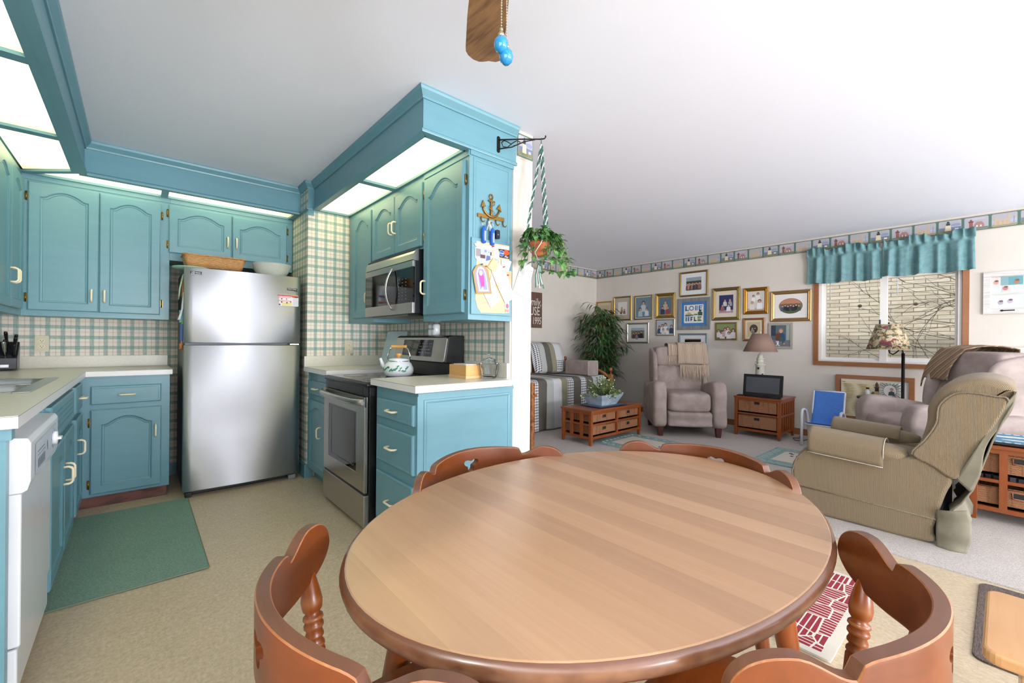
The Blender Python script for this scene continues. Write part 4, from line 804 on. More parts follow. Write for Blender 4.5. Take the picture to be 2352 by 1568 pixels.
# bracket and hanging plant
c=thing('wall_bracket','black wrought iron plant bracket on the end of the stove soffit','bracket',(1.598,1.97,2.30))
g=MB(); g.slab(Pl((1.598,1.976,2.30),(1,0,0),(0,-1,0)),rrect(-.011,-.048,.011,.048,.009,4),0,.006,IRON); build('plate',g,c,True)
A=Vector((1.598,1.968,0)); T=Vector((1.79,1.806,0)); D=(T-A)
def q(t,z): p=A+D*t; return (p.x,p.y,z)
g=MB(); g.tube([q(0,2.326),q(.5,2.332),q(1,2.334)],.004,IRON,8); g.tube([q(0,2.272),q(.3,2.284),(q(.6,2.318)),q(.85,2.331)],.0035,IRON,8)
g.tube([q(.06+.0,2.31),q(.10,2.285),q(.2,2.283),q(.3,2.305),q(.42,2.323),q(.5,2.315),q(.46,2.30),q(.34,2.292)],.0028,IRON,6); g.tube([q(.06,2.31),q(.12,2.322),q(.2,2.315),q(.3,2.30)],.0028,IRON,6)
g.tube([q(1,2.334),q(1.07,2.338),q(1.1,2.348),q(1.09,2.355)],.004,IRON,8); build('scroll_arm',g,c,True)
PC=Vector((1.782,1.805,0)); c=thing('hanging_planter','trailing ivy in a clay pot hung in green and white macrame','hanging plant',(1.782,1.805,1.64))
CLAY=mt('#bf7048',.75,name='terracotta',noise=('#a85f3c',20,.4,.6))
g=MB(); g.lathe([(.001,1.642),(.040,1.642),(.055,1.700),(.062,1.702),(.064,1.722),(.058,1.724),(.054,1.70),(.001,1.705)],CLAY,28,(PC.x,PC.y,0)); build('pot',g,c,True)
CW='#d9d6cc'; CGn='#3f6f68'
g=MB()
def braid(p,q_,r,n=26):
    p=Vector(p);q_=Vector(q_); d=(q_-p); a=d.normalized().orthogonal(); b=d.normalized().cross(a)
    for col,ph in ((CW,0),(CGn,math.pi),(CGn,math.pi/2)):
        g.tube([p+d*(i/(n*3))+(a*math.cos(i*.62+ph)+b*math.sin(i*.62+ph))*r for i in range(n*3+1)],r*.8,col,5)
top=Vector((1.786,1.805,2.30)); rim=[]
for k in range(3):
    a=R(20+120*k); e=Vector((PC.x+.074*math.cos(a),PC.y+.074*math.sin(a),1.79)); rim.append(e); braid(top+Vector((.002*k,0,0)),e,.0042)
for k in range(3):
    a=R(20+120*k); e=rim[k]
    for s in (-1,1):
        m_=(PC.x+.080*math.cos(a+s*.52),PC.y+.080*math.sin(a+s*.52),1.70); a2=R(20+120*k)+s*1.047; k2=(PC.x+.062*math.cos(a2),PC.y+.062*math.sin(a2),1.655)
        g.tube([e,m_,k2,(PC.x+.01*math.cos(a2),PC.y+.01*math.sin(a2),1.60)],.0032,CW if s<0 else CGn,6)
g.tube([(1.79,1.806,2.34),top],.0035,CGn,6); g.tube([(PC.x,PC.y,1.612),(PC.x,PC.y,1.585)],.010,CGn,8)
for k in range(7): g.tube([(PC.x+.004*k-.012,PC.y,1.59),(PC.x+.010*(k-3),PC.y+.003*k,1.53),(PC.x+.011*(k-3)+.004,PC.y,1.455+.012*(k%3))],.0036,CW if k%2 else CGn,6)
build('macrame_cord',g,c,True)
LEAF=mt('#3f7a3c',.35,name='ivy_leaf',noise=('#86b06a',28,.45,.62))
def leaf(mb,p,d,L,w,mat,droop=.35,curl=.25):
    p=Vector(p); d=Vector(d).normalized(); sd=d.cross(Vector((0,0,1))); sd=sd.normalized() if sd.length>.05 else Vector((1,0,0)); n=sd.cross(d)
    vs=[p]
    for t,ww in ((.18,.75),(.42,1.0),(.72,.62)):
        c_=p+d*(L*t)+Vector((0,0,-droop*L*t*t)); vs+=[c_-sd*(w*ww/2)+n*(w*curl*ww*.5),c_,c_+sd*(w*ww/2)+n*(w*curl*ww*.5)]
    vs.append(p+d*L+Vector((0,0,-droop*L)))
    mb.add(vs,[(0,2,1),(0,3,2),(1,2,5,4),(2,3,6,5),(4,5,8,7),(5,6,9,8),(7,8,10),(8,9,10)],mat,True)
random.seed(11); g=MB(); st=MB()
for k in range(30):
    a=random.uniform(0,6.28); r0=.05; L=random.uniform(.05,.16); pts=[]; 
    dirx=Vector((math.cos(a),math.sin(a),0))
    if k>17: dirx=Vector((.75,-.62,0))*random.uniform(.5,1)+Vector((random.uniform(-.5,.5),random.uniform(-.5,.3),0)); L=random.uniform(.10,.20)
    if k<12: 
        L*=.6
    for i in range(9):
        t=i/8; dr=(.075*math.sin(t*3.0)-(.16 if k>9 else .03)*t*t*(1.2 if L>.12 else .7)); p=Vector((PC.x,PC.y,1.725))+dirx*(r0*.4+L*t)+Vector((0,0,dr)); pts.append(p)
        if i>0: 
            for s in range(2): leaf(g,p,dirx*.4+Vector((random.uniform(-1,1),random.uniform(-1,1),random.uniform(-.5,.4))),random.uniform(.036,.054),random.uniform(.026,.038),LEAF)
    st.tube(pts,.0018,'#6f8a4a',5)
build('foliage',g,c,True,fixn=False); build('stems',st,c,True)
c=thing('paper_note','white notepad sheet with a printed border taped to the white wall end under the ivy','paper',(1.80,1.972,1.52)); g=MB(); PN=Pl((0,1.974,0),(1,0,0),(0,-1,0)); g.slab(PN,[(1.798,1.639),(1.894,1.606),(1.878,1.544),(1.826,1.409),(1.718,1.442),(1.754,1.531)],.002,.003,'#e2e1e6')
for a,b_ in (((1.80,1.63),(1.73,1.45)),((1.882,1.60),(1.822,1.42)),((1.725,1.447),(1.82,1.418))):
    for i in range(5): t=(i+.5)/5; g.ell(PN,a[0]+(b_[0]-a[0])*t,a[1]+(b_[1]-a[1])*t,.003,.003,'#777b90',.0034,6)
build('sheet',g,c,True)
# ================================================================ DINING TABLE
c=thing('dining_table','oval dining table with planked wood top and worn dark rim in the foreground','table',(.853,.627,0))
N=96
def ov(a,b,z): return [(a*math.cos(2*math.pi*i/N),b*math.sin(2*math.pi*i/N),z) for i in range(N)]
RIM=woodmat('rim_walnut','#5f3a26','#6e4630','#573322',1,5,.35,.3,wear='#b58760')
g=MB(); g.loft([ov(.590,.410,.712),ov(.602,.422,.716),ov(.611,.431,.726),ov(.614,.434,.737),ov(.611,.431,.7455),ov(.606,.426,.749)],RIM,True,True,False); build('rim',g,c)
g=MB(); g.loft([ov(.606,.426,.7475),ov(.6055,.4255,.7492),ov(.6030,.4230,.75)],TABLETOP,False,False,True); build('tabletop',g,c)
g=MB()
for s in (-1,1): g.box((-.36,s*.24-.012,.63),(.36,s*.24+.012,.712),MAPLEX).box((s*.37-.012,-.23,.63),(s*.37+.012,.23,.712),MAPLEX)
build('apron',g,c)
LEGP=[(.030,0),(.030,.05),(.024,.07),(.030,.085),(.030,.10),(.022,.115),(.022,.14),(.029,.155),(.031,.20),(.028,.30),(.024,.42),(.018,.52),(.014,.60),(.018,.615),(.018,.625),(.013,.635),(.015,.70),(.012,.712)]
for sx in (-1,1):
    for sy in (-1,1):
        a=Vector((sx*.36,sy*.225,.712)); b=Vector((sx*.49,sy*.30,0)); L=(b-a).length; g=MB(); g.lathe([(r,z*L/.712) for r,z in LEGP],MAPLE,20,a,ax=(b-a)); build('leg',g,c)
# ================================================================ DINING CHAIRS
def crest_bm():
    g=MB(); X=[i/60*.15 for i in range(0,60,3)]+[.148,.1495,.151,.153,.156,.160,.165,.171,.178,.186,.194,.202,.210,.218,.225,.231,.236,.240,.243,.2455,.2475,.2488,.2496,.25]
    X=[-x for x in reversed(X[1:])]+X; K=1.125
    def top(x):
        a=abs(x)
        if a<=.1495: return .786-.010*(a/.15)**2-(.004*max(0,(a-.135)/.015)**2)
        if a<.156: return .772-.016*((a-.1495)/.0065)
        if a<.205: t=(a-.156)/.049; return .756+.026*(t*t*(3-2*t))
        t=(a-.205)/.045; return .728+.054*max(0,1-t**2.5)**.45
    def bot(x):
        a=abs(x)
        if a<.10: return .684
        if a<.18: t=(a-.10)/.08; return .684-.012*t*t*(3-2*t)
        t=(a-.18)/.070; return .728-.056*max(0,1-t**2.5)**.45
    loops=[]
    for x in X:
        z0,z1=bot(x),top(x); x*=K; y=-.233+2.05*x*x; n=Vector((-4.1*x,1)).normalized(); h=z1-z0; th=.0105; r=min(.0045,h*.4)
        if h<.004: z0-=.002; z1+=.002
        L=[]
        for (s,z,k) in ((-1,z0+r,0),(-1,z0+h*.3,0),(-1,z0+h*.55,0),(-1,z1-r*1.3,0),(-1,z1-r*.4,.10),(-1,z1,.5),(1,z1,.5),(1,z1-r*.4,.10),(1,z1-r*1.3,0),(1,z0+h*.55,0),(1,z0+h*.3,0),(1,z0+r,0),(1,z0,.5),(-1,z0,.5)):
            o=s*(th-k*r); L.append((x+n.x*o,y+n.y*o,z))
        loops.append(L)
    g.loft(loops,CRESTM,True); mt_,me_=g.m(CRESTT),g.m(CRESTE); n=14
    for i in range(len(loops)-1):
        for j in (4,5,6): g.mi[i*n+j]=mt_ if j==5 else me_
    return g
def crest_object():
    g=crest_bm(); o=build('crest_rail',g)
    cp=[]
    for i in range(40):
        a=2*math.pi*i/40; r=.0175+.0062*math.cos(3*(a+math.pi/2)); cp.append((r*1.3*math.cos(a),.738+r*math.sin(a)))
    k=MB(); k.slab(Pl((0,-.3,0),(1,0,0),(0,1,0)),cp,0,.15,CRESTM); cu=build('cutter',k)
    md=o.modifiers.new('b','BOOLEAN'); md.object=cu; md.operation='DIFFERENCE'; md.solver='EXACT'
    dg=bpy.context.evaluated_depsgraph_get(); me=bpy.data.meshes.new_from_object(o.evaluated_get(dg)); o.modifiers.clear(); me.set_sharp_from_angle(angle=R(38)); o.data=me; wn=o.modifiers.new('w','WEIGHTED_NORMAL'); wn.keep_sharp=True
    bpy.data.objects.remove(cu); return o
POST=[(.008,0),(.010,.012),(.0125,.022),(.017,.045),(.0195,.062),(.0175,.078),(.012,.086),(.0175,.091),(.0185,.096),(.0145,.101),(.0178,.107),(.0178,.112),(.0135,.118),(.0165,.126),(.0165,.130),(.012,.135),(.0165,.142),(.0170,.147),(.0145,.150),(.0168,.155),(.0172,.19),(.0160,.25),(.0135,.285)]
def make_chair(loc,rz,label):
    c=thing('dining_chair',label,'chair',loc,rz,'maple dining chairs around the oval table')
    o=crest_object(); o.parent=c
    for s in (-1,1):
        a=Vector((s*.243,-.112,.700)); b=Vector((s*.196,-.100,.435)); L=(b-a).length; g=MB(); g.lathe([(r,z*L/.285) for r,z in POST],MAPLE,18,a,ax=(b-a)); build('turned_post',g,c)
    for x in (-.135,-.06,.06,.135):
        a=Vector((x,-.233+2.05*x*x,.690)); b=Vector((x*.95,-.165,.435)); L=(b-a).length; g=MB(); g.lathe([(.007,0),(.008,.02),(.012,L*.3),(.0145,L*.75),(.012,L*.92),(.009,L)],MAPLE,12,a,ax=(b-a)); build('spindle',g,c)
    g=MB(); S_=[]
    for z,k in ((.405,.93),(.415,.985),(.428,1.0),(.440,.99),(.4445,.965)): S_.append([(k*.215*math.copysign(abs(math.cos(t))**.55,math.cos(t))*(1-.06*(math.sin(t)<0)),k*.200*math.copysign(abs(math.sin(t))**.6,math.sin(t)),z) for t in (2*math.pi*i/40 for i in range(40))])
    S_.append([(x*.8,y*.8,.440) for x,y,z in S_[-1]]); S_.append([(x*.3,y*.3,.434) for x,y,z in S_[-2]]); g.loft(S_,MAPLEX,True); build('seat',g,c)
    for sx in (-1,1):
        for sy in (-1,1):
            a=Vector((sx*.15,sy*.14,.412)); b=Vector((sx*.195,sy*.19,0)); L=(b-a).length; g=MB(); g.lathe([(r*.72,z*L/.712) for r,z in LEGP],MAPLE,14,a,ax=(b-a)); build('leg',g,c)
    g=MB()
    for s in (-1,1): g.tube([(s*.182,-.172,.14),(s*.182,0,.14),(s*.182,.172,.14)],[.007,.012,.007],MAPLE,10)
    g.tube([(-.18,0,.14),(0,0,.14),(.18,0,.14)],[.007,.012,.007],MAPLE,10); build('stretcher',g,c)
    return c
ch=make_chair((.363,.633,0),R(-90),'maple chair with worn crest rail at the left of the table, nearest the green mat')
copy_tree(ch,None,(.82,.915,0),R(180),'maple chair across the table, in front of the teal three drawer cabinet')
copy_tree(ch,None,(1.255,.64,0),R(90),'maple chair at the far right end of the table, toward the living room carpet')
copy_tree(ch,None,(.803,.285,0),0,'maple chair at the near right of the table, beside the red rug')
# ================================================================ BENCH, MATS, RUGS
c=thing('bench','light pine bench at the bottom right corner of the photo','bench',(1.65,-.4,0)); pz=Pl((0,0,0),(1,0,0),(0,0,1),(0,1,0))
g=MB(); g.slab(pz,rrect(1.455,-1.05,1.835,.030,.03,5),.42,.45,PINE); build('seat',g,c,True,bevel=.008,seg=3)
for y in (-.03,-.95): g=MB(); g.box((1.50,y-.025,0),(1.79,y,.42),PINE); build('leg',g,c,True,bevel=.003)
build('stretcher',MB().box((1.63,-.95,.14),(1.66,-.055,.22),PINE),c,True)
g=MB(); g.slab(pz,rrect(2.30,-.7,3.06,.072,.04,5),.001,.008,mt('#4a3d38',.9,name='brown_woven_mat',noise=('#62544d',(60,220,60),.4,.6),bump=((60,220,60),.6,.004))); tag(build('door_mat',g,bevel=.002),'dark brown woven mat on the floor at the right edge beside the pine bench','mat')
g=MB(); g.slab(pz,rrect(-.30,2.585,.275,3.80,.012,3),.001,.009,GREENMAT); c=thing('kitchen_mat','green rectangular mat on the vinyl floor in front of the sink cabinet','mat',(0,3.1,0)); build('mat',g,c,True)
g=MB(); g.tube([(x,y,.006) for x,y in rrect(-.30,2.585,.275,3.80,.012,3)],.004,'#6f7b6b',5,closed=True); build('edge_binding',g,c,True)
def redrug():
    m,nt,b=newmat('red_lattice_rug'); g=NG(m); v=g.co(sep=False); x,y,z=g.co()
    mp=g.N.new('ShaderNodeMapping'); g.L.new(v,mp.inputs[0]); 
    vo=g.N.new('ShaderNodeTexVoronoi'); vo.feature='DISTANCE_TO_EDGE'; vo.voronoi_dimensions='2D'; vo.inputs['Scale'].default_value=10; vo.inputs['Randomness'].default_value=.55; g.L.new(mp.outputs[0],vo.inputs['Vector'])
    e=g.ma('LESS_THAN',vo.outputs['Distance'],.035)
    vf=g.N.new('ShaderNodeTexVoronoi'); vf.voronoi_dimensions='2D'; vf.inputs['Scale'].default_value=10; vf.inputs['Randomness'].default_value=.55; g.L.new(mp.outputs[0],vf.inputs['Vector'])
    sp=g.N.new('ShaderNodeSeparateColor'); g.L.new(vf.outputs['Color'],sp.inputs[0]); s=g.ma('GREATER_THAN',sp.outputs[0],.5)
    l1=g.band(x,.021,.005); l2=g.band(y,.021,.005); ln=g.ma('MAXIMUM',g.ma('MULTIPLY',l1,s),g.ma('MULTIPLY',l2,g.ma('SUBTRACT',1.0,s)))
    g.col(g.mix(g.ma('MAXIMUM',e,ln),'#8c2331','#d6cec2'),.95); return m
c=thing('area_rug','red rug with cream starburst lattice and cream border under the table edge','rug',(2.25,1.0,0))
g=MB(); g.slab(pz,rrect(1.87,.40,2.63,1.75,.008,2),.001,.010,mt('#c9c2b5',.95,name='cream_rug_border',bump=(150,.4,.003))); build('border',g,c,True); g=MB(); g.slab(pz,[(1.90,.435),(2.60,.435),(2.60,1.71),(1.90,1.71)],.010,.0112,redrug()); build('lattice_field',g,c,True)
def scatter(x0,x1,y0,y1,lab,seed):
    random.seed(seed); c=thing('scatter_rug',lab,'rug',((x0+x1)/2,(y0+y1)/2,.008)); pq=Pl((0,0,.009),(1,0,0),(0,0,1),(0,1,0))
    g=MB(); g.slab(pq,rrect(x0,y0,x1,y1,.006,2),0,.008,mt('#74908f',.95,name='teal_rug_pile',noise=('#8aa3a0',40,.4,.6))); build('border',g,c,True)
    g=MB(); g.framing(pq,x0+.03,y0+.03,x1-.03,y1-.03,[(0,.0085),(.006,.0085)],'#a9b9b1'); 
    for i in range(34):
        t=i/34*4; k=int(t); q=t-k; e=.065; u=(x0+e+(x1-x0-2*e)*q,y0+e) if k==0 else (x1-e,y0+e+(y1-y0-2*e)*q) if k==1 else (x1-e-(x1-x0-2*e)*q,y1-e) if k==2 else (x0+e,y1-e-(y1-y0-2*e)*q)
        g.tube([pq.pt(u[0]+.02*math.cos(a*1.1),u[1]+.02*math.sin(a*1.1),.0088) for a in range(5)],.0022,'#b3bfb3',4)
    build('scroll_pattern',g,c,True)
    g=MB(); g.rect(pq,x0+.15,y0+.13,x1-.15,y1-.13,'#c7c1b3',.0088)
    for i in range(9):
        u=random.uniform(x0+.2,x1-.2); v=random.uniform(y0+.17,y1-.17); cc=random.choice(['#57444a','#8c4d4f','#4b5a66','#4d6a58']); g.ell(pq,u,v,.022,.012,cc,.0092,8); g.ell(pq,u+.018,v+.012,.008,.008,cc,.0092,6); g.tube([pq.pt(u-.03,v-.014,.0095),pq.pt(u+.03,v-.012,.0095)],.002,cc,4)
    build('picture_field',g,c,True)
scatter(3.88,4.62,2.00,3.04,'teal bordered scatter rug with cream centre at the foot of the coffee table',1)
scatter(4.50,5.26,.98,1.62,'teal bordered scatter rug with cream centre left of the olive recliner',2)
# ================================================================ CEILING FAN
hub=Vector((.575,.705,0)); c=thing('ceiling_fan','oak bladed ceiling fan above the table, only one blade and its pull chains in view','ceiling fan',(hub.x,hub.y,2.44))
BR=mt('#b8a88a',.3,.9,name='antique_nickel')
g=MB(); g.lathe([(.001,2.438),(.07,2.438),(.065,2.40),(.02,2.385),(.012,2.38),(.012,2.33),(.03,2.32),(.10,2.30),(.12,2.27),(.12,2.22),(.10,2.19),(.06,2.17),(.05,2.165),(.05,2.12),(.001,2.11)],BR,32,(hub.x,hub.y,0)); build('motor',g,c,True)
d0=Vector((.553,.833,0)).normalized()
for k in range(5):
    Rm=Matrix.Rotation(R(72*k),3,'Z'); d=Rm@d0; n=Vector((-d.y,d.x,0)); L=.655; g=MB()
    def bp(t,s,z=0): return hub+d*t+n*s+Vector((0,0,2.15+z+.012*s/.06*.5))
    out=[(.17,-.045),(.30,-.054),(.45,-.062),(.60,-.064),(.628,-.060),(.640,-.045),(.642,-.02),(.652,.0),(.656,.015),(.650,.035),(.632,.054),(.612,.063),(.59,.064),(.45,.062),(.30,.054),(.17,.045)]
    g.loft([[bp(a,b,z) for a,b in out] for z in (0,.006)],OAKFAN if k==0 else OAKFAN,False); b_=build('blade',g,c,True)
    g=MB(); g.loft([[hub+d*a+n*b+Vector((0,0,z)) for a,b in ((.08,-.015),(.16,-.02),(.22,-.035),(.22,.035),(.16,.02),(.08,.015))] for z in (2.157,2.163)],BR,False); build('blade_iron',g,b_,True)
BB=mt('#1a7fb8',.12,name='blue_ceramic',coat=.6)
for dx,dy,zb in ((-.004,-.006,1.762),(.012,-.004,1.745)):
    p=Vector((hub.x+dx,hub.y+dy,0)); g=MB(); n=int((2.12-zb-.03)/.006)
    for i in range(n): g.lathe([(.0004,-.002),(.0017,-.001),(.0017,.001),(.0004,.002)],BR,6,(p.x,p.y,zb+.034+i*.006))
    g.tube([(p.x,p.y,zb+.03),(p.x,p.y,2.12)],.0005,BR,4); pc=build('pull_chain',g,c,True)
    g=MB(); g.lathe([(.001,-.0175),(.006,-.0168),(.0125,-.010),(.0152,0),(.0135,.008),(.009,.0145),(.005,.017),(.001,.0172)],BB,24,(p.x,p.y,zb)); build('ball',g,pc,True)
    g=MB(); g.lathe([(.006,.016),(.0075,.019),(.006,.024),(.003,.027),(.0042,.030),(.004,.034),(.001,.036)],BR,16,(p.x,p.y,zb)); build('finial',g,pc,True)
# ================================================================ PICTURE FRAMES ON THE FAR WALL
PW=Pl((6.249,0,0),(0,-1,0),(-1,0,0))
SK1='#c79f87'; 
def person(mb,u,v,s,shirt,hair='#4a3428',skin=SK1,d=.0):
    mb.poly(PW,[(u-.42*s,v-.9*s),(u+.42*s,v-.9*s),(u+.36*s,v-.1*s),(u+.16*s,v+.06*s),(u-.16*s,v+.06*s),(u-.36*s,v-.1*s)],shirt,d)
    mb.ell(PW,u,v+.30*s,.24*s,.29*s,hair,d+.0002,10); mb.ell(PW,u,v+.24*s,.165*s,.21*s,skin,d+.0004,10)
def picture(y0,z1,y1,z0,prof,fmat,label,mat_c,mi,pic_c,people,extra=None,oval=False,tilt=0):
    u0,u1=-y0,-y1; c=thing('framed_photo',label,'picture frame',(6.235,(y0+y1)/2,(z0+z1)/2))
    g=MB(); g.framing(PW,u0,z0,u1,z1,prof,fmat); build('frame',g,c,True)
    w=prof[-1][0]; g=MB(); dd=.006; a0,b0,a1,b1=u0+w-.002,z0+w-.002,u1-w+.002,z1-w+.002; g.rect(PW,a0,b0,a1,b1,mat_c,dd); build('mat_board',g,c,True)
    g=MB(); p0,q0,p1,q1=a0+mi[0],b0+mi[1],a1-mi[0],b1-mi[1]
    if oval: g.ell(PW,(p0+p1)/2,(q0+q1)/2,(p1-p0)/2,(q1-q0)/2,pic_c,dd+.0008,28)
    else: g.rect(PW,p0,q0,p1,q1,pic_c,dd+.0008)
    W_,H_=p1-p0,q1-q0
    if extra: extra(g,lambda a,b:(p0+W_*a,q0+H_*b),W_,H_,dd+.0011)
    for i,(a,b,s,sh,ha) in enumerate(people): person(g,p0+W_*a,q0+H_*b,H_*s,sh,ha,d=dd+.0014+.0007*i)
    build('photo',g,c,True); return c
PG1=[(0,0),(0,.014),(.004,.018),(.014,.016),(.022,.018),(.032,.012),(.034,.006)]
PG2=[(0,0),(0,.012),(.006,.02),(.018,.022),(.026,.014),(.028,.006)]
PG3=[(0,0),(0,.012),(.004,.016),(.02,.016),(.022,.006)]
PG4=[(0,0),(0,.018),(.01,.024),(.022,.018),(.03,.022),(.044,.012),(.046,.006)]
rect_=lambda c,a0,b0,a1,b1: (lambda g,P,W_,H_,d: g.poly(PW,[P(a0,b0),P(a1,b0),P(a1,b1),P(a0,b1)],c,d))
def multi(*fs): return lambda *a:[f_(*a) for f_ in fs]
picture(4.843,1.86,4.50,1.58,PG3,mt('#a9853f',.4,.7),'gold frame mostly hidden behind the top of the bamboo plant','#cabd9b',(.06,.05),'#b9ad95',[])
picture(4.475,1.925,4.115,1.51,PG2,GOLD,'gold frame with grey mat and small children on white, beside the bamboo plant','#b3aa9b',(.062,.072),'#d9d6d2',[(.42,.42,.30,'#b08e4a','#4a3428'),(.7,.3,.26,'#8a5a5c','#3d2b22'),(.35,.25,.22,'#54545c','#3d2b22')])
picture(4.067,1.912,3.72,1.513,PG3,mt('#9a8350',.4,.8,name='olive_gilt'),'thin gold frame of a mother and two children dressed in pale blue','#d8dadd',(.012,.012),'#6d8190',[(.5,.62,.36,'#b9c9cf','#3d2b22'),(.3,.33,.30,'#a9c0c2','#2e211b'),(.72,.33,.27,'#cfd6d2','#5a4330')])
picture(3.675,1.917,3.336,1.526,PG4,GOLD,'wide ornate gold frame of a mother with two children on a blue ground','#a98d50',(.022,.022),'#5c7183',[(.5,.58,.38,'#b9a99b','#7a5a40'),(.28,.28,.34,'#2d3a57','#4a3428'),(.7,.27,.32,'#93404a','#8a6b4c')])
picture(4.205,1.465,3.787,1.126,PG2,SILVER,'silver brown frame with white mat, family group by a tree, left of the lower row','#dcdcd8',(.058,.058),'#7d7f6c',[(.2,.35,.42,'#57424a','#2e211b'),(.4,.4,.45,'#7a5357','#3d2b22'),(.58,.38,.42,'#3b3f4d','#2e211b'),(.78,.45,.5,'#3a2b30','#2e211b'),(.45,.2,.35,'#8b8e93','#4a3428')],multi(rect_('#8b7a3c',0,0,1,.22),rect_('#a8b7c9',0,.75,1,1)))
picture(3.664,1.506,3.346,1.247,PG3,SILVER,'small bronze frame of five people in white and blue, under the ornate gold frame','#d8dadd',(.008,.008),'#a9b6c2',[(.12,.42,.42,'#35496a','#3d2b22'),(.32,.52,.45,'#d9d9de','#4a3428'),(.52,.58,.5,'#e0dfe2','#3d2b22'),(.9,.45,.45,'#35496a','#5a4330'),(.38,.25,.35,'#d8cfd2','#5a4330'),(.66,.25,.35,'#e2e0e2','#4a3428')])
picture(3.269,2.21,2.837,1.835,PG2,BRONZE,'bronze frame with wide white mat, topmost picture on the far wall, large group by water','#dfe0e0',(.075,.065),'#8fa0ad',[(.1+.115*i,.38+.04*(i%2),.36,['#7c3f4c','#b98a92','#5c3f3a','#96785a','#2d3346','#5f4a57','#3a3a44','#8a5f52'][i],'#2e211b') for i in range(8)],multi(rect_('#3d4a37',0,.55,1,.72),rect_('#5f6d40',0,0,1,.15)))
def love(g,P,W_,H_,d):
    q=lambda a0,b0,a1,b1,c,k=0: g.poly(PW,[P(a0,b0),P(a1,b0),P(a1,b1),P(a0,b1)],c,d+k)
    q(0,0,1,1,'#e4e2d4'); cols=['#4f6aa6','#6f8fc0','#3f6f62','#4f86b0','#2e5a46','#6f7f48','#8fa8c4']
    for a0,b0,a1,b1,c in ((.06,.7,.14,.95,cols[0]),(.06,.66,.26,.74,cols[1]),(.58,.68,.64,.95,cols[0]),(.66,.68,.72,.95,cols[1]),(.76,.68,.82,.95,cols[0]),(.82,.88,.95,.95,cols[1]),(.82,.78,.92,.83,cols[0]),(.82,.66,.95,.72,cols[1]),
       (.06,.40,.5,.46,cols[2]),(.06,.36,.34,.40,cols[1]),(.72,.40,.95,.60,cols[4]),(.78,.60,.88,.72,cols[4]),(.52,.42,.70,.50,cols[5]),(.08,.10,.16,.34,cols[3]),(.2,.10,.28,.34,cols[0]),(.34,.10,.40,.34,cols[3]),(.34,.28,.48,.34,cols[1]),(.34,.18,.45,.23,'#b5523f'),(.52,.10,.58,.34,cols[2]),(.52,.10,.66,.16,cols[4]),(.70,.10,.90,.16,cols[4]),(.70,.18,.86,.24,cols[5]),(.70,.28,.90,.34,cols[4])): q(a0,b0,a1,b1,c,.0004)
    g.tube([PW.pt(*P(.40+.11*math.cos(a*.5236),.81+.11*math.sin(a*.5236)),d+.001) for a in range(12)],.006,cols[0],5,closed=True); g.poly(PW,[P(.1,.46),P(.42,.46),P(.34,.56),(P(.22,.60)),P(.14,.55)],'#c9a86a',d+.0006); q(.16,.46,.2,.56,'#d9cfc0',.0008)
picture(3.299,1.81,2.801,1.337,[(0,0),(0,.016),(.004,.018),(.055,.014),(.058,.006)],PEWTER,'square grey washed frame with bright blue mat around a stitched word design','#3f79b8',(.045,.045),'#e4e2d4',[],love)
picture(3.281,1.285,2.835,.98,[(0,0),(0,.014),(.01,.018),(.03,.012),(.032,.006)],mt('#9aa6ad',.35,.6,name='blue_silver'),'blue grey silver frame partly hidden behind the mauve armchair and its throw','#d6dae0',(.07,.055),'#8f7a4c',[(.1+.1*i,.18,.28,['#dde0e6','#3c4a7c','#e4e6ea','#3c4a7c','#c9ccd6','#3c4a7c','#e4e6ea','#6b7390','#dde0e6'][i],'#3d2b22') for i in range(9)],multi(rect_('#5f5030',0,.35,1,1),rect_('#a58f55',0,.5,1,.85)))
picture(2.772,1.923,2.392,1.464,PG4,BRONZE,'heavy bronze gold frame with cream mat, four children against dark blue','#d6cbb9',(.05,.06),'#26305c',[(.42,.62,.27,'#c9c6c8','#4a3428'),(.78,.62,.27,'#9a9ab0','#8a6b4c'),(.25,.34,.26,'#8a5f62','#4a3428'),(.68,.34,.28,'#dcdde2','#3d2b22')],rect_('#a88a90',0,0,1,.16))
picture(2.348,1.889,2.042,1.534,PG4,mt('#9a6f28',.4,.75,name='deep_gold'),'thick dark gold frame of four children in white, right of the heavy bronze frame','#b58d3e',(.004,.004),'#cfcbc6',[(.35,.68,.24,'#e8e6e4','#3d2b22'),(.62,.78,.26,'#e2e0de','#2e211b'),(.28,.33,.30,'#dcd4cc','#b08a5c'),(.72,.38,.34,'#e6e4e2','#4a3428')],rect_('#c0a095',0,0,1,.12))
def grass(g,P,W_,H_,d): g.poly(PW,[P(.5+.49*math.cos(R(a)),.5+.49*math.sin(R(a))) for a in range(200,341,10)],'#4f5a38',d); g.poly(PW,[P(.5+.47*math.cos(R(a)),.5+.47*math.sin(R(a))) for a in range(20,161,10)],'#b9805f',d)
picture(2.015,1.818,1.563,1.424,PG4,mt('#a88a5a',.4,.75,name='pale_gold'),'wide pale gold frame with an oval opening showing a seated family, nearest the window','#e2dedb',(.05,.055),'#7a6a58',[(.16+.115*i,.42+.05*(i%2),.27,['#3c5a78','#2a3036','#22262c','#3a3f48','#2b2b30','#20242c','#3e5640'][i],'#3d2b22') for i in range(7)],grass,oval=True)
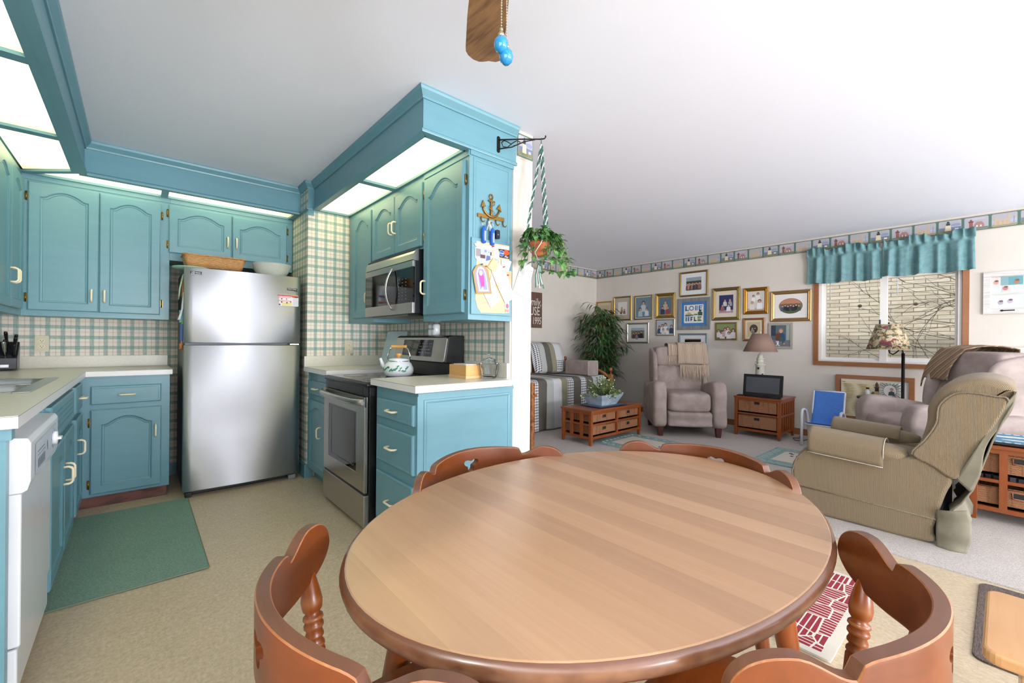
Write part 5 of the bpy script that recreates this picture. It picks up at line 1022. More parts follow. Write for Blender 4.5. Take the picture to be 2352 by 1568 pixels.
picture(2.730,1.434,2.428,1.184,PG3,mt('#8f7a4e',.45,.7,name='olive_bronze'),'small olive bronze frame of a crowd in white tops, below the heavy bronze frame','#d0c9bd',(.002,.002),'#6c6a4c',[(.1,.42,.38,'#d9d6dc','#4a3428'),(.3,.3,.42,'#e4e0e6','#5a3a30'),(.45,.5,.42,'#c9a8a8','#3d2b22'),(.6,.55,.45,'#dcd8de','#6a4a38'),(.66,.25,.42,'#e8e4ea','#4a3428'),(.88,.42,.45,'#dcd6da','#3d2b22')],rect_('#7a8a5c',0,.6,1,1))
def cab_(g,P,W_,H_,d):
    g.ell(PW,*P(.5,.55),W_*.32,H_*.30,'#3f3a36',d,24)
picture(2.355,1.483,2.084,1.173,[(0,0),(0,.014),(.008,.02),(.026,.014),(.028,.006)],mt('#8a5a2e',.4,.3,name='walnut_gold'),'wooden frame with an old sepia oval portrait, behind the brown lampshade','#cfc4a8',(.03,.03),'#b9ab8a',[(.4,.52,.22,'#8a8578','#57504a'),(.6,.52,.22,'#2e2b2a','#3a3532'),(.5,.38,.2,'#6f6a60','#4a443e')],cab_)
def one(g,P,W_,H_,d):
    q=lambda a0,b0,a1,b1,c,k=0: g.poly(PW,[P(a0,b0),P(a1,b0),P(a1,b1),P(a0,b1)],c,d+k)
    q(0,.5,.25,1,'#2e3a4c'); q(.8,0,1,1,'#9aa6a2',.0001); q(0,0,1,.3,'#6f7378',.0002); q(.25,.3,.5,.62,'#6b3f2c',.0004); q(.32,.04,.42,.26,'#e8e8ea',.003); q(.26,.03,.48,.07,'#e8e8ea',.003); q(.27,.2,.36,.25,'#e8e8ea',.003); q(.46,.25,.66,.42,'#3f5a52',.0028); q(.62,.12,.7,.3,'#3f5a52',.003); q(.66,.1,.74,.16,SK1,.0031)
picture(2.042,1.41,1.76,1.074,[(0,0),(0,.012),(.003,.014),(.028,.014),(.03,.006)],mt('#a49c92',.6),'pale grey frame of a baby in blue beside a white number one','#b9b3ac',(.004,.004),'#55636a',[(.53,.62,.42,'#24487c','#9a7a56')],one)
# whitewashed collage frame right of the window
c=thing('framed_collage','white washed window pane frame with pinned baby photos, right of the window','picture frame',(6.2,-.1,1.65)); WW=mt('#d6d3cf',.6,name='whitewash',noise=('#c4c0bb',(4,4,60),.4,.6))
g=MB(); g.framing(PW,-.142,1.448,.42,1.852,[(0,0),(0,.022),(.045,.022),(.05,.01),(.05,0)],WW); g.bar(PW,-.10,1.635,.38,1.65,0,.012,WW); build('frame',g,c,True)
g=MB(); g.rect(PW,-.095,1.49,.375,1.81,'#c9d2cf',.004)
for a0,b0,a1,b1,cc in ((-.092,1.70,-.03,1.80,'#d9c6c2'),(-.03,1.72,.02,1.81,'#7fa3a8'),(.02,1.72,.11,1.80,'#5f9aa0'),(-.02,1.66,.03,1.72,'#cfc4bc'),(-.09,1.495,.09,1.62,'#cfcfdd'),(.13,1.5,.3,1.62,'#c9bfc2')): g.rect(PW,a0,b0,a1,b1,cc,.005)
for u,v,cc in ((-.06,1.75,'#c49a8c'),(.07,1.75,'#a9744f'),(0,1.69,'#b97a7c'),(-.03,1.555,'#a9a0b0'),(.03,1.565,'#b5aab8')): g.ell(PW,u,v,.018,.02,cc,.0058,10); g.ell(PW,u+.004,v+.014,.014,.01,'#6a5a58',.0062,8)
build('photos',g,c,True); g=MB(); g.tube([PW.pt(-.015,1.478,.024),PW.pt(.06,1.479,.026)],.005,IRON,8); g.ell(PW,-.02,1.478,.012,.009,IRON,.025); build('latch',g,c,True)
# house sign on the sofa wall
PL2=Pl((0,4.859,0),(1,0,0),(0,-1,0)); c=thing('wall_sign','brown wooden sign with white family lettering beside the white wall end','sign',(4.2,4.85,1.63))
g=MB(); g.bar(PL2,3.55,1.355,4.851,1.912,0,.014,mt('#583f33',.6,name='sign_brown',noise=('#6a4c3e',(30,30,3),.4,.6))); build('board',g,c,True)
text('lettering','family,',PL2,4.83,1.755,.17,'#d9d3cb',c,.016,'RIGHT',.75,.25); text('lettering','HOUSE',PL2,4.80,1.61,.19,'#d9d3cb',c,.016,'RIGHT',.7); text('lettering','est 1995',PL2,4.83,1.46,.16,'#d9d3cb',c,.016,'RIGHT',.62,.15)
# valance
VAL=mt('#6b9295',.75,name='teal_damask',noise=('#5d8589',(20,20,20),.45,.6)); 
c=thing('valance','teal gathered window valance in two panels above the far window','curtain',(6.19,.9,2.19))
def val(y0,y1,ph,zb):
    g=MB(); 
    def fn(s,t):
        y=y0+(y1-y0)*s; k=s*34+ph
        f=.5*math.sin(k)+.3*math.sin(k*.53+1)+.2*math.sin(k*1.7+2) if t<.78 else .6*math.sin(k*1.9)+.4*math.sin(k*1.13+1)
        z=zb+(2.285-zb)*t; hd_=(t-.78)/.22
        amp=.036*(1-t)**.7+.012 if t<.74 else (.004 if t<.80 else .004+.034*((t-.80)/.2)**.7)
        flare=1+(.022*(1-t/.78) if t<.78 else .0)
        yy=(y0+y1)/2+(y-(y0+y1)/2)*flare+.008*math.cos(k*1.3)*(t>.8)
        z+=(.022*math.sin(k*.37+ph)+.010*math.sin(k*1.1))*max(0,(t-.80)/.2)+(.008*math.sin(k*.41) if t<.1 else 0)
        return (6.185+amp*f-(.012 if t>.82 else 0),yy,z)
    g.grid(fn,220,34,VAL); return g
build('panel',val(1.595,.905,0,1.868),c,True,solid=.002); build('panel',val(.895,.20,2.1,1.885),c,True,solid=.002)
build('rod',MB().tube([(6.245,1.58,2.20),(6.205,1.58,2.20),(6.205,.22,2.20),(6.245,.22,2.20)],.006,WHITEP,8),c,True)
# through-wall air conditioner
c=thing('air_conditioner','beige through-wall air conditioner in a brown wood frame under the window','air conditioner',(6.2,.96,.3)); BEI=mt('#c5b795',.5)
g=MB(); g.framing(PW,-1.306,.27,-.625,.787,[(0,0),(0,.05),(.042,.05),(.046,.0)],CASINGY); build('surround',g,c,True)
g=MB(); g.bar(PW,-1.262,.315,-.668,.745,0,.03,WHITEP); g.bar(PW,-1.255,.315,-.72,.728,.0,.055,mt('#d3c8a8',.5)); build('body',g,c,True,bevel=.006)
g=MB(); g.grid(lambda s,t:PW.pt(-1.235+.49*s,.335+.36*t,.056+.003*math.sin(s*22+1.5*math.sin(t*6.28))*1+.002*math.sin(t*130)),60,110,mt('#b5a67e',.55)); build('grille',g,c,True); build('badge',MB().rect(PW,-1.24,.707,-1.21,.713,'#b8443a',.0565),c,True)
# white ledge
struct('trim_5',MB().box((6.12,-4.58,.008),(6.248,.205,1.085),WHITEP).box((6.10,-4.58,1.085),(6.248,.222,1.125),WHITEP),bevel=.003)
# ================================================================ SOFT SEATING
def softslab(mb,prof,x0,x1,r,mat,fx):  # prof: closed 2D outline, extruded along a third axis with rounded shoulders
    cx=sum(p[0] for p in prof)/len(prof); cy=sum(p[1] for p in prof)/len(prof); n=len(prof); L=[]
    def ins(e):
        o=[]
        for i,p in enumerate(prof):
            a=Vector(prof[i-1]); b=Vector(prof[(i+1)%n]); t=(b-a); t=t.normalized() if t.length>1e-6 else Vector((1,0)); nn=Vector((-t.y,t.x)); 
            if nn.dot(Vector((cx,cy))-Vector(p))<0: nn=-nn
            o.append((p[0]+nn.x*e,p[1]+nn.y*e))
        return o
    s=1 if x1>x0 else -1
    for e,x in ((r,x0),(r*.3,x0+s*r*.3),(0,x0+s*r),(0,(x0+x1)/2),(0,x1-s*r),(r*.3,x1-s*r*.3),(r,x1)): L.append([fx(x,a,b) for a,b in ins(e)])
    return mb.loft(L,mat,True)
def smooth_outline(pts,n=5):
    out=[]; N_=len(pts)
    for i in range(N_):
        p0,p1,p2,p3=[Vector(pts[(i+k)%N_]) for k in (-1,0,1,2)]
        for j in range(n):
            t=j/n; out.append(tuple(.5*((2*p1)+(-p0+p2)*t+(2*p0-5*p1+4*p2-p3)*t*t+(-p0+3*p1-3*p2+p3)*t**3)))
    return out
def armchair(name,label,loc,rz,mat,w=.86,armw=.17,recl=.10,legs=True):
    c=thing(name,label,'armchair',loc,rz); hw=w/2; F=lambda x,a,b:(x,a,b)
    for s in (-1,1):
        g=MB(); P=smooth_outline([(.0,.115),(.012,.35),(.02,.52),(-.02,.635),(-.11,.665),(-.30,.64),(-.55,.60),(-.74,.60),(-.78,.45),(-.76,.13),(-.4,.11)])
        softslab(g,P,s*(hw-armw),s*hw,.045,mat,F); build('arm',g,c,sub=1)
    iw=hw-armw
    g=MB(); softslab(g,smooth_outline([(.0,.12),(.015,.20),(.0,.30),(-.3,.31),(-.5,.30),(-.5,.12)]),-iw+.002,iw-.002,.03,mat,F); build('footrest_panel',g,c,sub=1)
    g=MB(); cushion(g,(-iw,-.62,.29),(iw,.03,.53),mat,puff=.06); build('seat_cushion',g,c,sub=1)
    t=recl
    g=MB(); g.loft([[(x*k,y,z) for x,y in rrect(-iw-.06,-.72-t*q-.10,iw+.06,-.72-t*q+.02,.05,4)] for z,k,q in ((.14,1,0),(.55,1.0,.6),(.9,.98,1.4),(1.03,.93,1.8),(1.06,.8,1.9))],mat,True); build('back_frame',g,c)
    g=MB(); 
    def backc(z0,z1,th,pf,hw_):
        q=MB(); cushion(q,(-hw_,-th/2,z0),(hw_,th/2,z1),mat); sh=(t+.09)
        q.v=[(x,-.57+y-(z-.5)*sh/.5*.55,z) for x,y,z in q.v]; return q
    build('lumbar_cushion',backc(.47,.86,.20,0,iw+.035),c,sub=1); build('head_cushion',backc(.82,1.085,.23,0,iw+.045),c,sub=1)
    for s in (-1,1):
        g=MB(); softslab(g,smooth_outline([(-.50,.56),(-.47,.72),(-.52,.90),(-.62,1.02),(-.74-t,1.03),(-.78,.6)]),s*(iw+.015),s*(iw+.085),.03,mat,F); build('wing',g,c,sub=1)
    if legs:
        LG=mt('#4a231d',.35)
        for sx in (-1,1):
            for sy,y in ((1,-.045),(-1,-.72)):
                g=MB(); x=sx*(hw-.095); g.loft([[(x+a*k,y+b*k,z) for a,b in ((-.034,-.034),(.034,-.034),(.034,.034),(-.034,.034))] for z,k in ((0,.72),(.125,1))],LG,False); build('leg',g,c)
    return c
aloc=Vector((5.004,2.474,.008)); arz=R(131.3)
ac=armchair('armchair','mauve microfibre armchair with dark tapered feet and a knitted throw, against the picture wall',aloc,arz,MAUVE)
# knitted throw
KN=ribmat('knit_throw','#a8937f','#c7b39f',0,.018,.95,1.0); FRG=mt('#bda994',.9)
def surf_t(x,t): # local point on the chair back: t from behind the top to the front drop
    if t<.3: q=t/.3; return (-.86+.05*q,.93+.165*q)
    if t<.5: q=(t-.3)/.2; return (-.81+.20*q,1.095+.022*math.sin(q*3.14))
    q=(t-.5)/.5; return (-.61+.065*q,1.095-.26*q)
c=thing('throw_blanket','beige knitted throw with long fringe over the top of the mauve armchair','blanket',aloc,arz)
def clothpatch(xa,xb,t0,t1,dz,off):
    g=MB()
    def fn(s,t):
        y,z=surf_t(0,t0+(t1-t0)*t); x=xa+(xb-xa)*s-.03*t*(s<.5); return (x,y+off+.005*math.sin(s*21)+.015*(t>.45),z+off+.004*math.sin(t*17+s*5)+dz*t*(s))
    g.grid(fn,30,34,KN); return g
build('knit',clothpatch(-.33,.02,0,1,.0,.022),c,solid=.010); build('knit',clothpatch(-.0,.14,.15,.78,.0,.012),c,solid=.008)
random.seed(8); g=MB()
for i in range(46):
    s=i/45; x=-.35+.35*s; y0,z0=-.525,.835; L=random.uniform(.14,.21); k=random.uniform(-.03,.03); g.tube([(x,y0+.03,z0+.01),(x+k*.4,y0+.05,z0-L*.5),(x+k,y0+.045+random.uniform(0,.03),z0-L)],[.0045,.004,.0025],FRG,5)
for i in range(16):
    s=i/15; x=.0+.14*s; L=random.uniform(.12,.16); k=random.uniform(-.015,.015); g.tube([(x,-.555,.965),(x+k,-.535,.965-L*.5),(x+k*2,-.53,.965-L)],[.0045,.004,.0025],FRG,5)
build('fringe',g,c)
a2=armchair('recliner','mauve microfibre recliner in the right corner with a striped blanket, behind the olive one',(4.88,.70,.008),R(34),MAUVE,w=.88,armw=.18,recl=.16,legs=False)
STR=None
def stripemat():
    m,nt,b=newmat('striped_blanket'); g=NG(m); x,y,z=g.co(); u=g.ma('ADD',g.ma('MULTIPLY',x,.8),g.ma('ADD',g.ma('MULTIPLY',z,.9),g.ma('MULTIPLY',y,.5))); f=g.ma('FRACT',g.ma('MULTIPLY_ADD',u,8.0,100.0))
    n=g.N.new('ShaderNodeValToRGB'); n.color_ramp.interpolation='CONSTANT'; cr=n.color_ramp
    st=((0,'#5f4838'),(.22,'#b5966a'),(.30,'#6e5a48'),(.5,'#8c7256'),(.58,'#4f3d32'),(.72,'#a3876a'),(.8,'#6a5344'))
    while len(cr.elements)<len(st): cr.elements.new(.5)
    for e,(p,c_) in zip(cr.elements,st): e.position=p; e.color=lin(c_)
    g.L.new(f,n.inputs[0]); w=g.noise(g.co(sep=False),(260,260,260),2); g.col(g.mix(g.ma('MULTIPLY',w,.35),n.outputs[0],'#c9b08c'),.95); g.bump(w,.5,.003); return m
c=thing('blanket','brown and tan striped woven blanket draped over the corner of the mauve recliner back','blanket',(4.88,.70,.008),R(34)); g=MB()
def bl(s,t):
    x=.08+.34*s; q=t
    y,z=(-.66+.03*s-.0,0)
    if q<.25: k=q/.25; y,z=-1.0,.88+.20*k
    elif q<.5: k=(q-.25)/.25; y,z=-1.0+.37*k,1.08+.03*math.sin(k*3.14)
    else: k=(q-.5)/.5; y,z=-.63+.12*math.sin(k*1.57),1.08-.27*k
    z-=max(0,(s-.9))*.8; return (x,y,z+.022+.004*math.sin(s*14+t*9))
g.grid(bl,26,40,stripemat()); build('cloth',g,c,solid=.008)
# olive corduroy recliner (faces the sofa, seen from its side)
c=thing('recliner','large olive corduroy recliner leaning back, seen from the side, with loose fabric behind','armchair',(3.78,.6,.008))
Y=lambda u:.738-u; FX=lambda x,u,z:(x,Y(u),z)
body=smooth_outline([(-.17,.035),(-.223,.27),(-.20,.36),(-.125,.447),(.10,.452),(.33,.47),(.42,.49),(.50,.445),(.553,.395),(.525,.30),(.478,.10),(.465,.015),(.15,.01)],4)
for x0,x1,nm in ((3.412,3.57,'side_panel'),(3.98,4.12,'side_panel')):
    g=MB(); softslab(g,body,x0,x1,.018,CORD,FX); so_=build(nm,g,c,True)
    xx=x0-.002 if x0<3.6 else x1+.002
    g=MB(); g.tube([(xx,Y(-.205),.175),(xx,Y(.1),.168),(xx,Y(.488),.155)],.004,CORDP,6); g.tube([(xx+.004,Y(u),z) for u,z in ((-.20,.06),(-.221,.27),(-.195,.36),(-.125,.44))],.005,CORDP,6); build('piping',g,so_,True)
for xc,s in ((3.475,-1),(4.055,1)):
    g=MB(); loops=[]
    for u,rz_,zc,ry in ((-.135,.03,.50,.05),(-.130,.060,.502,.075),(-.10,.072,.505,.088),(.0,.070,.50,.090),(.12,.066,.492,.088),(.25,.062,.482,.086),(.32,.050,.478,.070),(.37,.03,.488,.045)):
        loops.append([(xc+s*.004+ry*math.cos(a),Y(u),zc+rz_*math.sin(a)) for a in (2*math.pi*i/20 for i in range(20))])
    g.loft(loops,CORD,True); ao=build('arm_rest',g,c,True,sub=1)
    g=MB(); 
    def cover(q,t): u=-.125+.385*q; a=R(-70+250*t) if s<0 else R(250-250*t); zc=.505-.06*q*.4; return (xc+s*.004+.0965*math.cos(a if s<0 else a),Y(u),zc+.0785*math.sin(a)-(.03 if (t<.04 or t>.96) else 0)*0)
    # cover hangs over the outside of the arm
    def cover2(q,t): 
        u=-.122+.385*q; a=R(200-200*t) if s<0 else R(-20+200*t); zc=.504-.022*q; drop=.0
        x_=xc+s*.004+.098*math.cos(a); z_=zc+.080*math.sin(a)
        if (s<0 and t<.12): z_-= .05*(.12-t)/.12; x_=min(x_,xc-.096)
        return (x_,Y(u),z_)
    g.grid(cover2,20,30,CORD); co_=build('arm_cover',g,ao,True,solid=.006)
    if s<0: g=MB(); g.tube([(xc-.104,Y(-.122+.385*i/10),.504-.022*i/10-.027-.052) for i in range(11)],.003,'#b5ad9c',5); g.tube([(xc+s*.004+.1025*math.cos(R(a)),Y(.263),.482+.084*math.sin(R(a))) for a in range(30,201,17)],.003,'#b5ad9c',5); build('hem',g,co_,True)
g=MB(); cushion(g,(3.56,.28,.27),(3.99,.90,.46),CORD,puff=.08); build('seat_cushion',g,c,True,sub=1)
g=MB(); softslab(g,smooth_outline([(-.17,.03),(-.215,.25),(-.18,.36),(-.10,.38),(.0,.36),(.0,.04)]),3.565,3.985,.02,CORD,FX); build('footrest_panel',g,c,True,sub=1)
wing=smooth_outline([(.385,.505),(.44,.60),(.485,.70),(.497,.80),(.545,.865),(.60,.885),(.70,.875),(.752,.855),(.70,.70),(.63,.545),(.567,.402),(.47,.452)],5)
for x0,x1 in ((3.40,3.50),(4.02,4.12)):
    g=MB(); softslab(g,wing,x0,x1,.012,CORD,FX); wo_=build('wing_panel',g,c,True)
    xx=x0-.001 if x0<3.6 else x1+.001; g=MB(); g.tube([(xx,Y(u),z) for u,z in wing[:36]],.005,CORDP,6); build('piping',g,wo_,True)
g=MB(); softslab(g,smooth_outline([(.40,.50),(.425,.60),(.445,.70),(.448,.78),(.47,.85),(.515,.915),(.58,.955),(.66,.972),(.74,.955),(.785,.915),(.765,.85),(.70,.70),(.60,.50),(.52,.42)],4),3.418,4.105,.045,CORD,FX); build('back_cushion',g,c,True)
OL2=mt('#6c6655',.85,name='worn_back_fabric',noise=('#857f6c',(7,7,3),.35,.65),bump=(14,.4,.01))
def backcloth(s,t):
    pts=[(.775,.905),(.768,.84),(.735,.75),(.700,.64),(.665,.50),(.63,.36),(.585,.27),(.545,.22),(.575,.17),(.60,.10),(.59,.03)]
    k=t*(len(pts)-1); i=min(int(k),len(pts)-2); f_=k-i; u=pts[i][0]*(1-f_)+pts[i+1][0]*f_; z=pts[i][1]*(1-f_)+pts[i+1][1]*f_
    u+=(.016*math.sin(s*9+t*5)*t+.012*math.sin(s*23+2*t)*t*t)*min(1,s*4); z+=.012*math.sin(s*7)*(t>.9)
    return (3.405+.715*s,Y(u),z)
g=MB(); g.grid(backcloth,50,60,OL2); build('back_fabric',g,c,True,solid=.008)
g=MB(); g.grid(lambda s,t:(3.402+.012*math.sin(t*7),Y(.755-.185*t*1.0+(.06*s if t<.6 else .06*s-.04*(t-.6)))if False else Y((.752+.028*s)*(1-t)+(.565+.05*s)*t+.014*math.sin(t*9)*s),(.856+.05*s)*(1-t)+(.405-.06*s)*t),6,40,OL2); g.grid(lambda s,t:(3.405-.02*math.sin(s*3.14)+.008*math.sin(t*11),Y(.492+.115*s+.02*math.sin(t*3)*s),.005+.21*t-.02*s*t+(.05*s)*t),14,16,OL2); build('back_flap',g,c,True,solid=.007)
g=MB(); g.box((3.43,Y(.515),.05),(4.09,Y(.40),.42),mt('#0e0d0c',.9)); build('dark_gap_block',g,c,True)  # near-black block filling the dark gap between body and back
# ================================================================ CHESTS WITH WICKER BASKETS
def basket(parent,a,b,face,label=None):  # face: 'x-' or 'y-' handle side
    g=MB(); x0,y0,z0=a;x1,y1,z1=b; t=.012
    g.box((x0,y0,z0),(x1,y1,z0+t),WICKER).box((x0,y0,z0),(x0+t,y1,z1),WICKER).box((x1-t,y0,z0),(x1,y1,z1),WICKER).box((x0+t,y0,z0),(x1-t,y0+t,z1),WICKER).box((x0+t,y1-t,z0),(x1-t,y1,z1),WICKER)
    g.tube([(x0,y0,z1),(x1,y0,z1),(x1,y1,z1),(x0,y1,z1)],.006,WICKER,6,closed=True); o=build('basket',g,parent,True)
    g=MB(); zc=z1-.035
    if face=='y-': cx=(x0+x1)/2; g.box((cx-.03,y0-.003,zc-.016),(cx+.03,y0+.001,zc+.016),'#15100d'); g.tube([(cx-.034,y0-.005,zc+.018),(cx-.032,y0-.005,zc-.018),(cx+.032,y0-.005,zc-.018),(cx+.034,y0-.005,zc+.018)],.0045,WICKER,6)
    else: cy=(y0+y1)/2; g.box((x0-.003,cy-.03,zc-.016),(x0+.001,cy+.03,zc+.016),'#15100d'); g.tube([(x0-.005,cy-.034,zc+.018),(x0-.005,cy-.032,zc-.018),(x0-.005,cy+.032,zc-.018),(x0-.005,cy+.034,zc+.018)],.0045,WICKER,6)
    build('hand_hole',g,o,True); return o
def frame_box(parent,x0,y0,x1,y1,zt,leg=.035,bot=.075,mid=None,cols_y=(),cols_x=(),slx=(),sly=(),half=None):
    T=CHERRYX; g=MB(); g.box((x0-.008,y0-.008,zt-.022),(x1+.008,y1+.008,zt),T); build('top',g,parent,True,bevel=.003)
    for x in (x0,x1-leg):
        for y in (y0,y1-leg): g=MB(); g.loft([[(x+leg/2+a*k,y+leg/2+b*k,z) for a,b in ((-leg/2,-leg/2),(leg/2,-leg/2),(leg/2,leg/2),(-leg/2,leg/2))] for z,k in ((.008,.75),(bot,1),(zt-.022,1))],CHERRY,False); build('leg',g,parent,True,bevel=.002)
    g=MB(); m_=mid or (zt+bot)/2
    for z in (bot,m_,zt-.05):
        hgt=.028 if z!=m_ else .02
        g.box((x0+leg,y0+.004,z),(x1-leg,y0+.024,z+hgt),T).box((x0+leg,y1-.024,z),(x1-leg,y1-.004,z+hgt),T).box((x0+.004,y0+leg,z),(x0+.024,y1-leg,z+hgt),T).box((x1-.024,y0+leg,z),(x1-.004,y1-leg,z+hgt),T)
    build('rail',g,parent,True)
    g=MB(); g.box((x0+.01,y0+.01,bot+.004),(x1-.01,y1-.01,bot+.014),T).box((x0+.01,y0+.01,m_+.004),(x1-.01,y1-.01,m_+.014),T); build('shelf',g,parent,True)
    for x in cols_x: build('slat',MB().box((x-.014,y0+.003,bot),(x+.014,y0+.025,zt-.022),CHERRY),parent,True)
    for y in sly:
        for xx in (x0+.003,x1-.021): build('slat',MB().box((xx,y-.018,bot+.02),(xx+.018,y+.018,zt-.03),CHERRY),parent,True)
c=thing('coffee_table','cherry stained coffee table with four wicker basket drawers by the sofa','table',(4.19,3.15,.008))
frame_box(c,3.705,2.935,4.675,3.365,.392,mid=.222,cols_x=(4.19,),sly=(3.08,3.22))
for x0,x1 in ((3.75,4.168),(4.212,4.63)):
    for z0,z1 in ((.108,.212),(.246,.345)): basket(c,(x0,2.955,z0),(x1,3.335,z1),'y-')
c=thing('side_table','cherry stained side table with two wicker drawers under the lighthouse lamp','table',(5.87,1.955,.008))
frame_box(c,5.615,1.70,6.13,2.21,.492,mid=.275,sly=())
for x in (5.72,5.80,5.88,5.96,6.04):
    for y in (1.703,2.189): build('slat',MB().box((x-.012,y,.08),(x+.012,y+.018,.47),CHERRY),c,True)
for z0,z1 in ((.108,.262),(.300,.455)): basket(c,(5.625,1.745,z0),(6.08,2.165,z1),'x-')
c=thing('storage_table','cherry stained table with wicker baskets at the right edge behind the olive recliner','table',(4.6,-.3,.008))
frame_box(c,4.15,-.70,4.64,.146,.50,mid=.262,sly=(.0,-.28,-.56)); 
for y0,y1 in ((-.68,-.29),(-.27,.125)):
    for z0,z1 in ((.106,.225),(.310,.445)): basket(c,(4.185,y0,z0),(4.62,y1,z1),'x-')
g=MB()
for i in range(14): pass
random.seed(4)
for i in range(22):
    y=.10-.035*i; cc=random.choice(['#1c1a22','#2a2430','#3a3440','#15151a']); g=MB(); g.box((4.20,y-.012,.277),(4.36,y+.012,.277+random.uniform(.022,.028)),cc); o=build('disc_case',g); tag(o,'dark disc case lying in the row above the lower baskets of the storage table','disc case','disc cases between the baskets')
c=thing('picture_tray','ocean picture tray with a film strip border on the storage table','tray',(4.55,-.2,.50)); pt=Pl((0,0,.5085),(0,-1,0),(0,0,1),(1,0,0))
g=MB(); g.box((4.17,-.62,.5085),(4.61,.13,.522),'#16181c'); build('board',g,c,True); g=MB(); g.rect(pt,-.12,4.185,.61,4.605,'#3f7f9c',.014)
for i in range(18):
    for x in (4.186,4.575): g.rect(pt,-.115+i*.04,x,-.088+i*.04,x+.024,'#dfe3e0',.0145)
random.seed(9)
for i in range(12): g.ell(pt,random.uniform(-.06,.5),random.uniform(4.25,4.54),random.uniform(.03,.08),random.uniform(.01,.025),random.choice(['#d9e3e6','#7ab0bf','#cfd8d0','#c9bfa0','#2f6a8a']),.0146+i*.0001,10)
build('print',g,c,True)
# planter on the coffee table
c=thing('placemat','dark blue patterned placemat under the planter on the coffee table','placemat',(4.15,3.13,.40)); g=MB(); g.slab(pz,rrect(3.92,2.97,4.45,3.30,.01,2),.4005,.4035,'#25405c'); g.rect(Pl((0,0,0),(1,0,0),(0,0,1),(0,1,0)),3.95,3.0,4.42,3.27,'#4d6d86',.4038); build('mat',g,c,True)
c=thing('planter','leafy white flowered greenery in a whitewashed tapered planter on the coffee table','potted plant',(4.17,3.14,.404)); GALV=mt('#a9b6c2',.6,name='whitewashed_tin',noise=('#8797a6',(9,9,9),.4,.62))
g=MB(); g.loft([[(4.17+a*k,3.14+b*k2,z) for a,b in ((-1,-1),(1,-1),(1,1),(-1,1))] for z,k,k2 in ((.404,.14,.10),(.53,.215,.155),(.53,.20,.14),(.50,.19,.13))],GALV,False,True,True); build('pot',g,c,True,bevel=.003)
PLF=mt('#5d7a45',.5,name='planter_leaf',noise=('#a5b57a',30,.42,.6)); random.seed(21); g=MB(); st=MB(); fl=MB()
for k in range(120):
    a=random.uniform(0,6.28); r_=random.uniform(.03,.31); dx,dy=r_*math.cos(a)*1.05,r_*.72*math.sin(a); z1=.53+random.uniform(.02,.20)*(1-(r_/.30)**2)+.02-(.05 if r_>.2 else 0); p0=Vector((4.17+dx*.45,3.14+dy*.45,.515)); p1=Vector((4.17+dx,3.14+dy,z1)); st.tube([p0,(p0+p1)/2+Vector((0,0,.02)),p1],.0015,'#6b7a4a',4)
    for j in range(6):
        p=p0.lerp(p1,.45+.11*j); leaf(g,p,(random.uniform(-1,1),random.uniform(-1,1),random.uniform(-.2,.8)),random.uniform(.03,.05),random.uniform(.02,.03),PLF,.1)
    if k%4==0: fl.lathe([(.001,-.006),(.008,-.003),(.009,.003),(.001,.006)],'#e9e8da',6,p1+Vector((0,0,.01)))
build('foliage',g,c,True,fixn=False); build('stems',st,c,True); build('flowers',fl,c,True)
# digital frame and lighthouse lamp
c=thing('screen','black flat screen standing on the wicker side table in front of the lamp','screen',(5.68,1.91,.492)); g=MB(); ps=Pl((5.648,1.91,.512),(0,-1,0),(-1,0,.12),(.12,0,1)); g.slab(ps,rrect(-.215,0,.215,.255,.006,3),-.02,.0,BLACK); build('housing',g,c,True)
g=MB(); g.rect(ps,-.183,.035,.183,.222,mt('#4a4d55',.2,name='lcd_grey'),.0008); build('display',g,c,True); g=MB(); g.beam((5.672,1.91,.60),(5.76,1.91,.497),.05,.008,BLACK); g.box((5.63,1.72,.492),(5.70,2.10,.513),BLACK); build('stand',g,c,True); build('webcam',MB().lathe([(.001,0),(.008,0),(.008,.012),(.001,.014)],BLACK,10,(5.69,1.92,.766)),c,True)
tag(build('remote_control',MB().box((5.635,2.13,.493),(5.72,2.19,.505),'#1d2128'),),'small dark remote lying at the left corner of the side table','remote')
LH=mt('#c9c6b8',.45,name='lighthouse_ceramic'); c=thing('table_lamp','lighthouse base table lamp with a mauve brown cone shade on the side table','lamp',(5.86,2.005,.492))
g=MB(); g.lathe([(.001,.0),(.085,.0),(.08,.02),(.068,.03),(.058,.16),(.047,.375),(.060,.38),(.060,.392),(.040,.395),(.038,.455),(.046,.458),(.046,.466),(.030,.47),(.028,.495),(.034,.50),(.018,.515),(.006,.53),(.006,.56)],LH,28,(5.86,2.005,.492))
for z,y in ((.33,0),(.20,0),(.10,0)): g.box((5.798,1.995,.492+z),(5.806,2.015,.492+z+.024),'#15120f')
for k in range(6): a=R(60*k); g.tube([(5.86+.054*math.cos(a),2.005+.054*math.sin(a),.885),(5.86+.054*math.cos(a),2.005+.054*math.sin(a),.915)],.003,LH,5)
g.tube([(5.86+.054*math.cos(R(k*15)),2.005+.054*math.sin(R(k*15)),.912) for k in range(24)],.003,LH,5,closed=True); build('base',g,c,True)
SH=mt('#8a6f62',.8,name='brown_linen_shade'); g=MB(); g.lathe([(.190,1.04),(.092,1.262)],SH,44,(5.86,2.005,0),caps=False); build('lamp_shade',g,c,True,solid=.003); build('finial',MB().lathe([(.001,1.262),(.008,1.265),(.004,1.272),(.009,1.28),(.001,1.29)],'#d8cdb0',12,(5.86,2.005,0)).tube([(5.86,1.915,1.258),(5.86,2.095,1.258)],.002,BRASS,5).tube([(5.86,2.005,1.04),(5.86,2.005,1.262)],.002,BRASS,5),c,True)
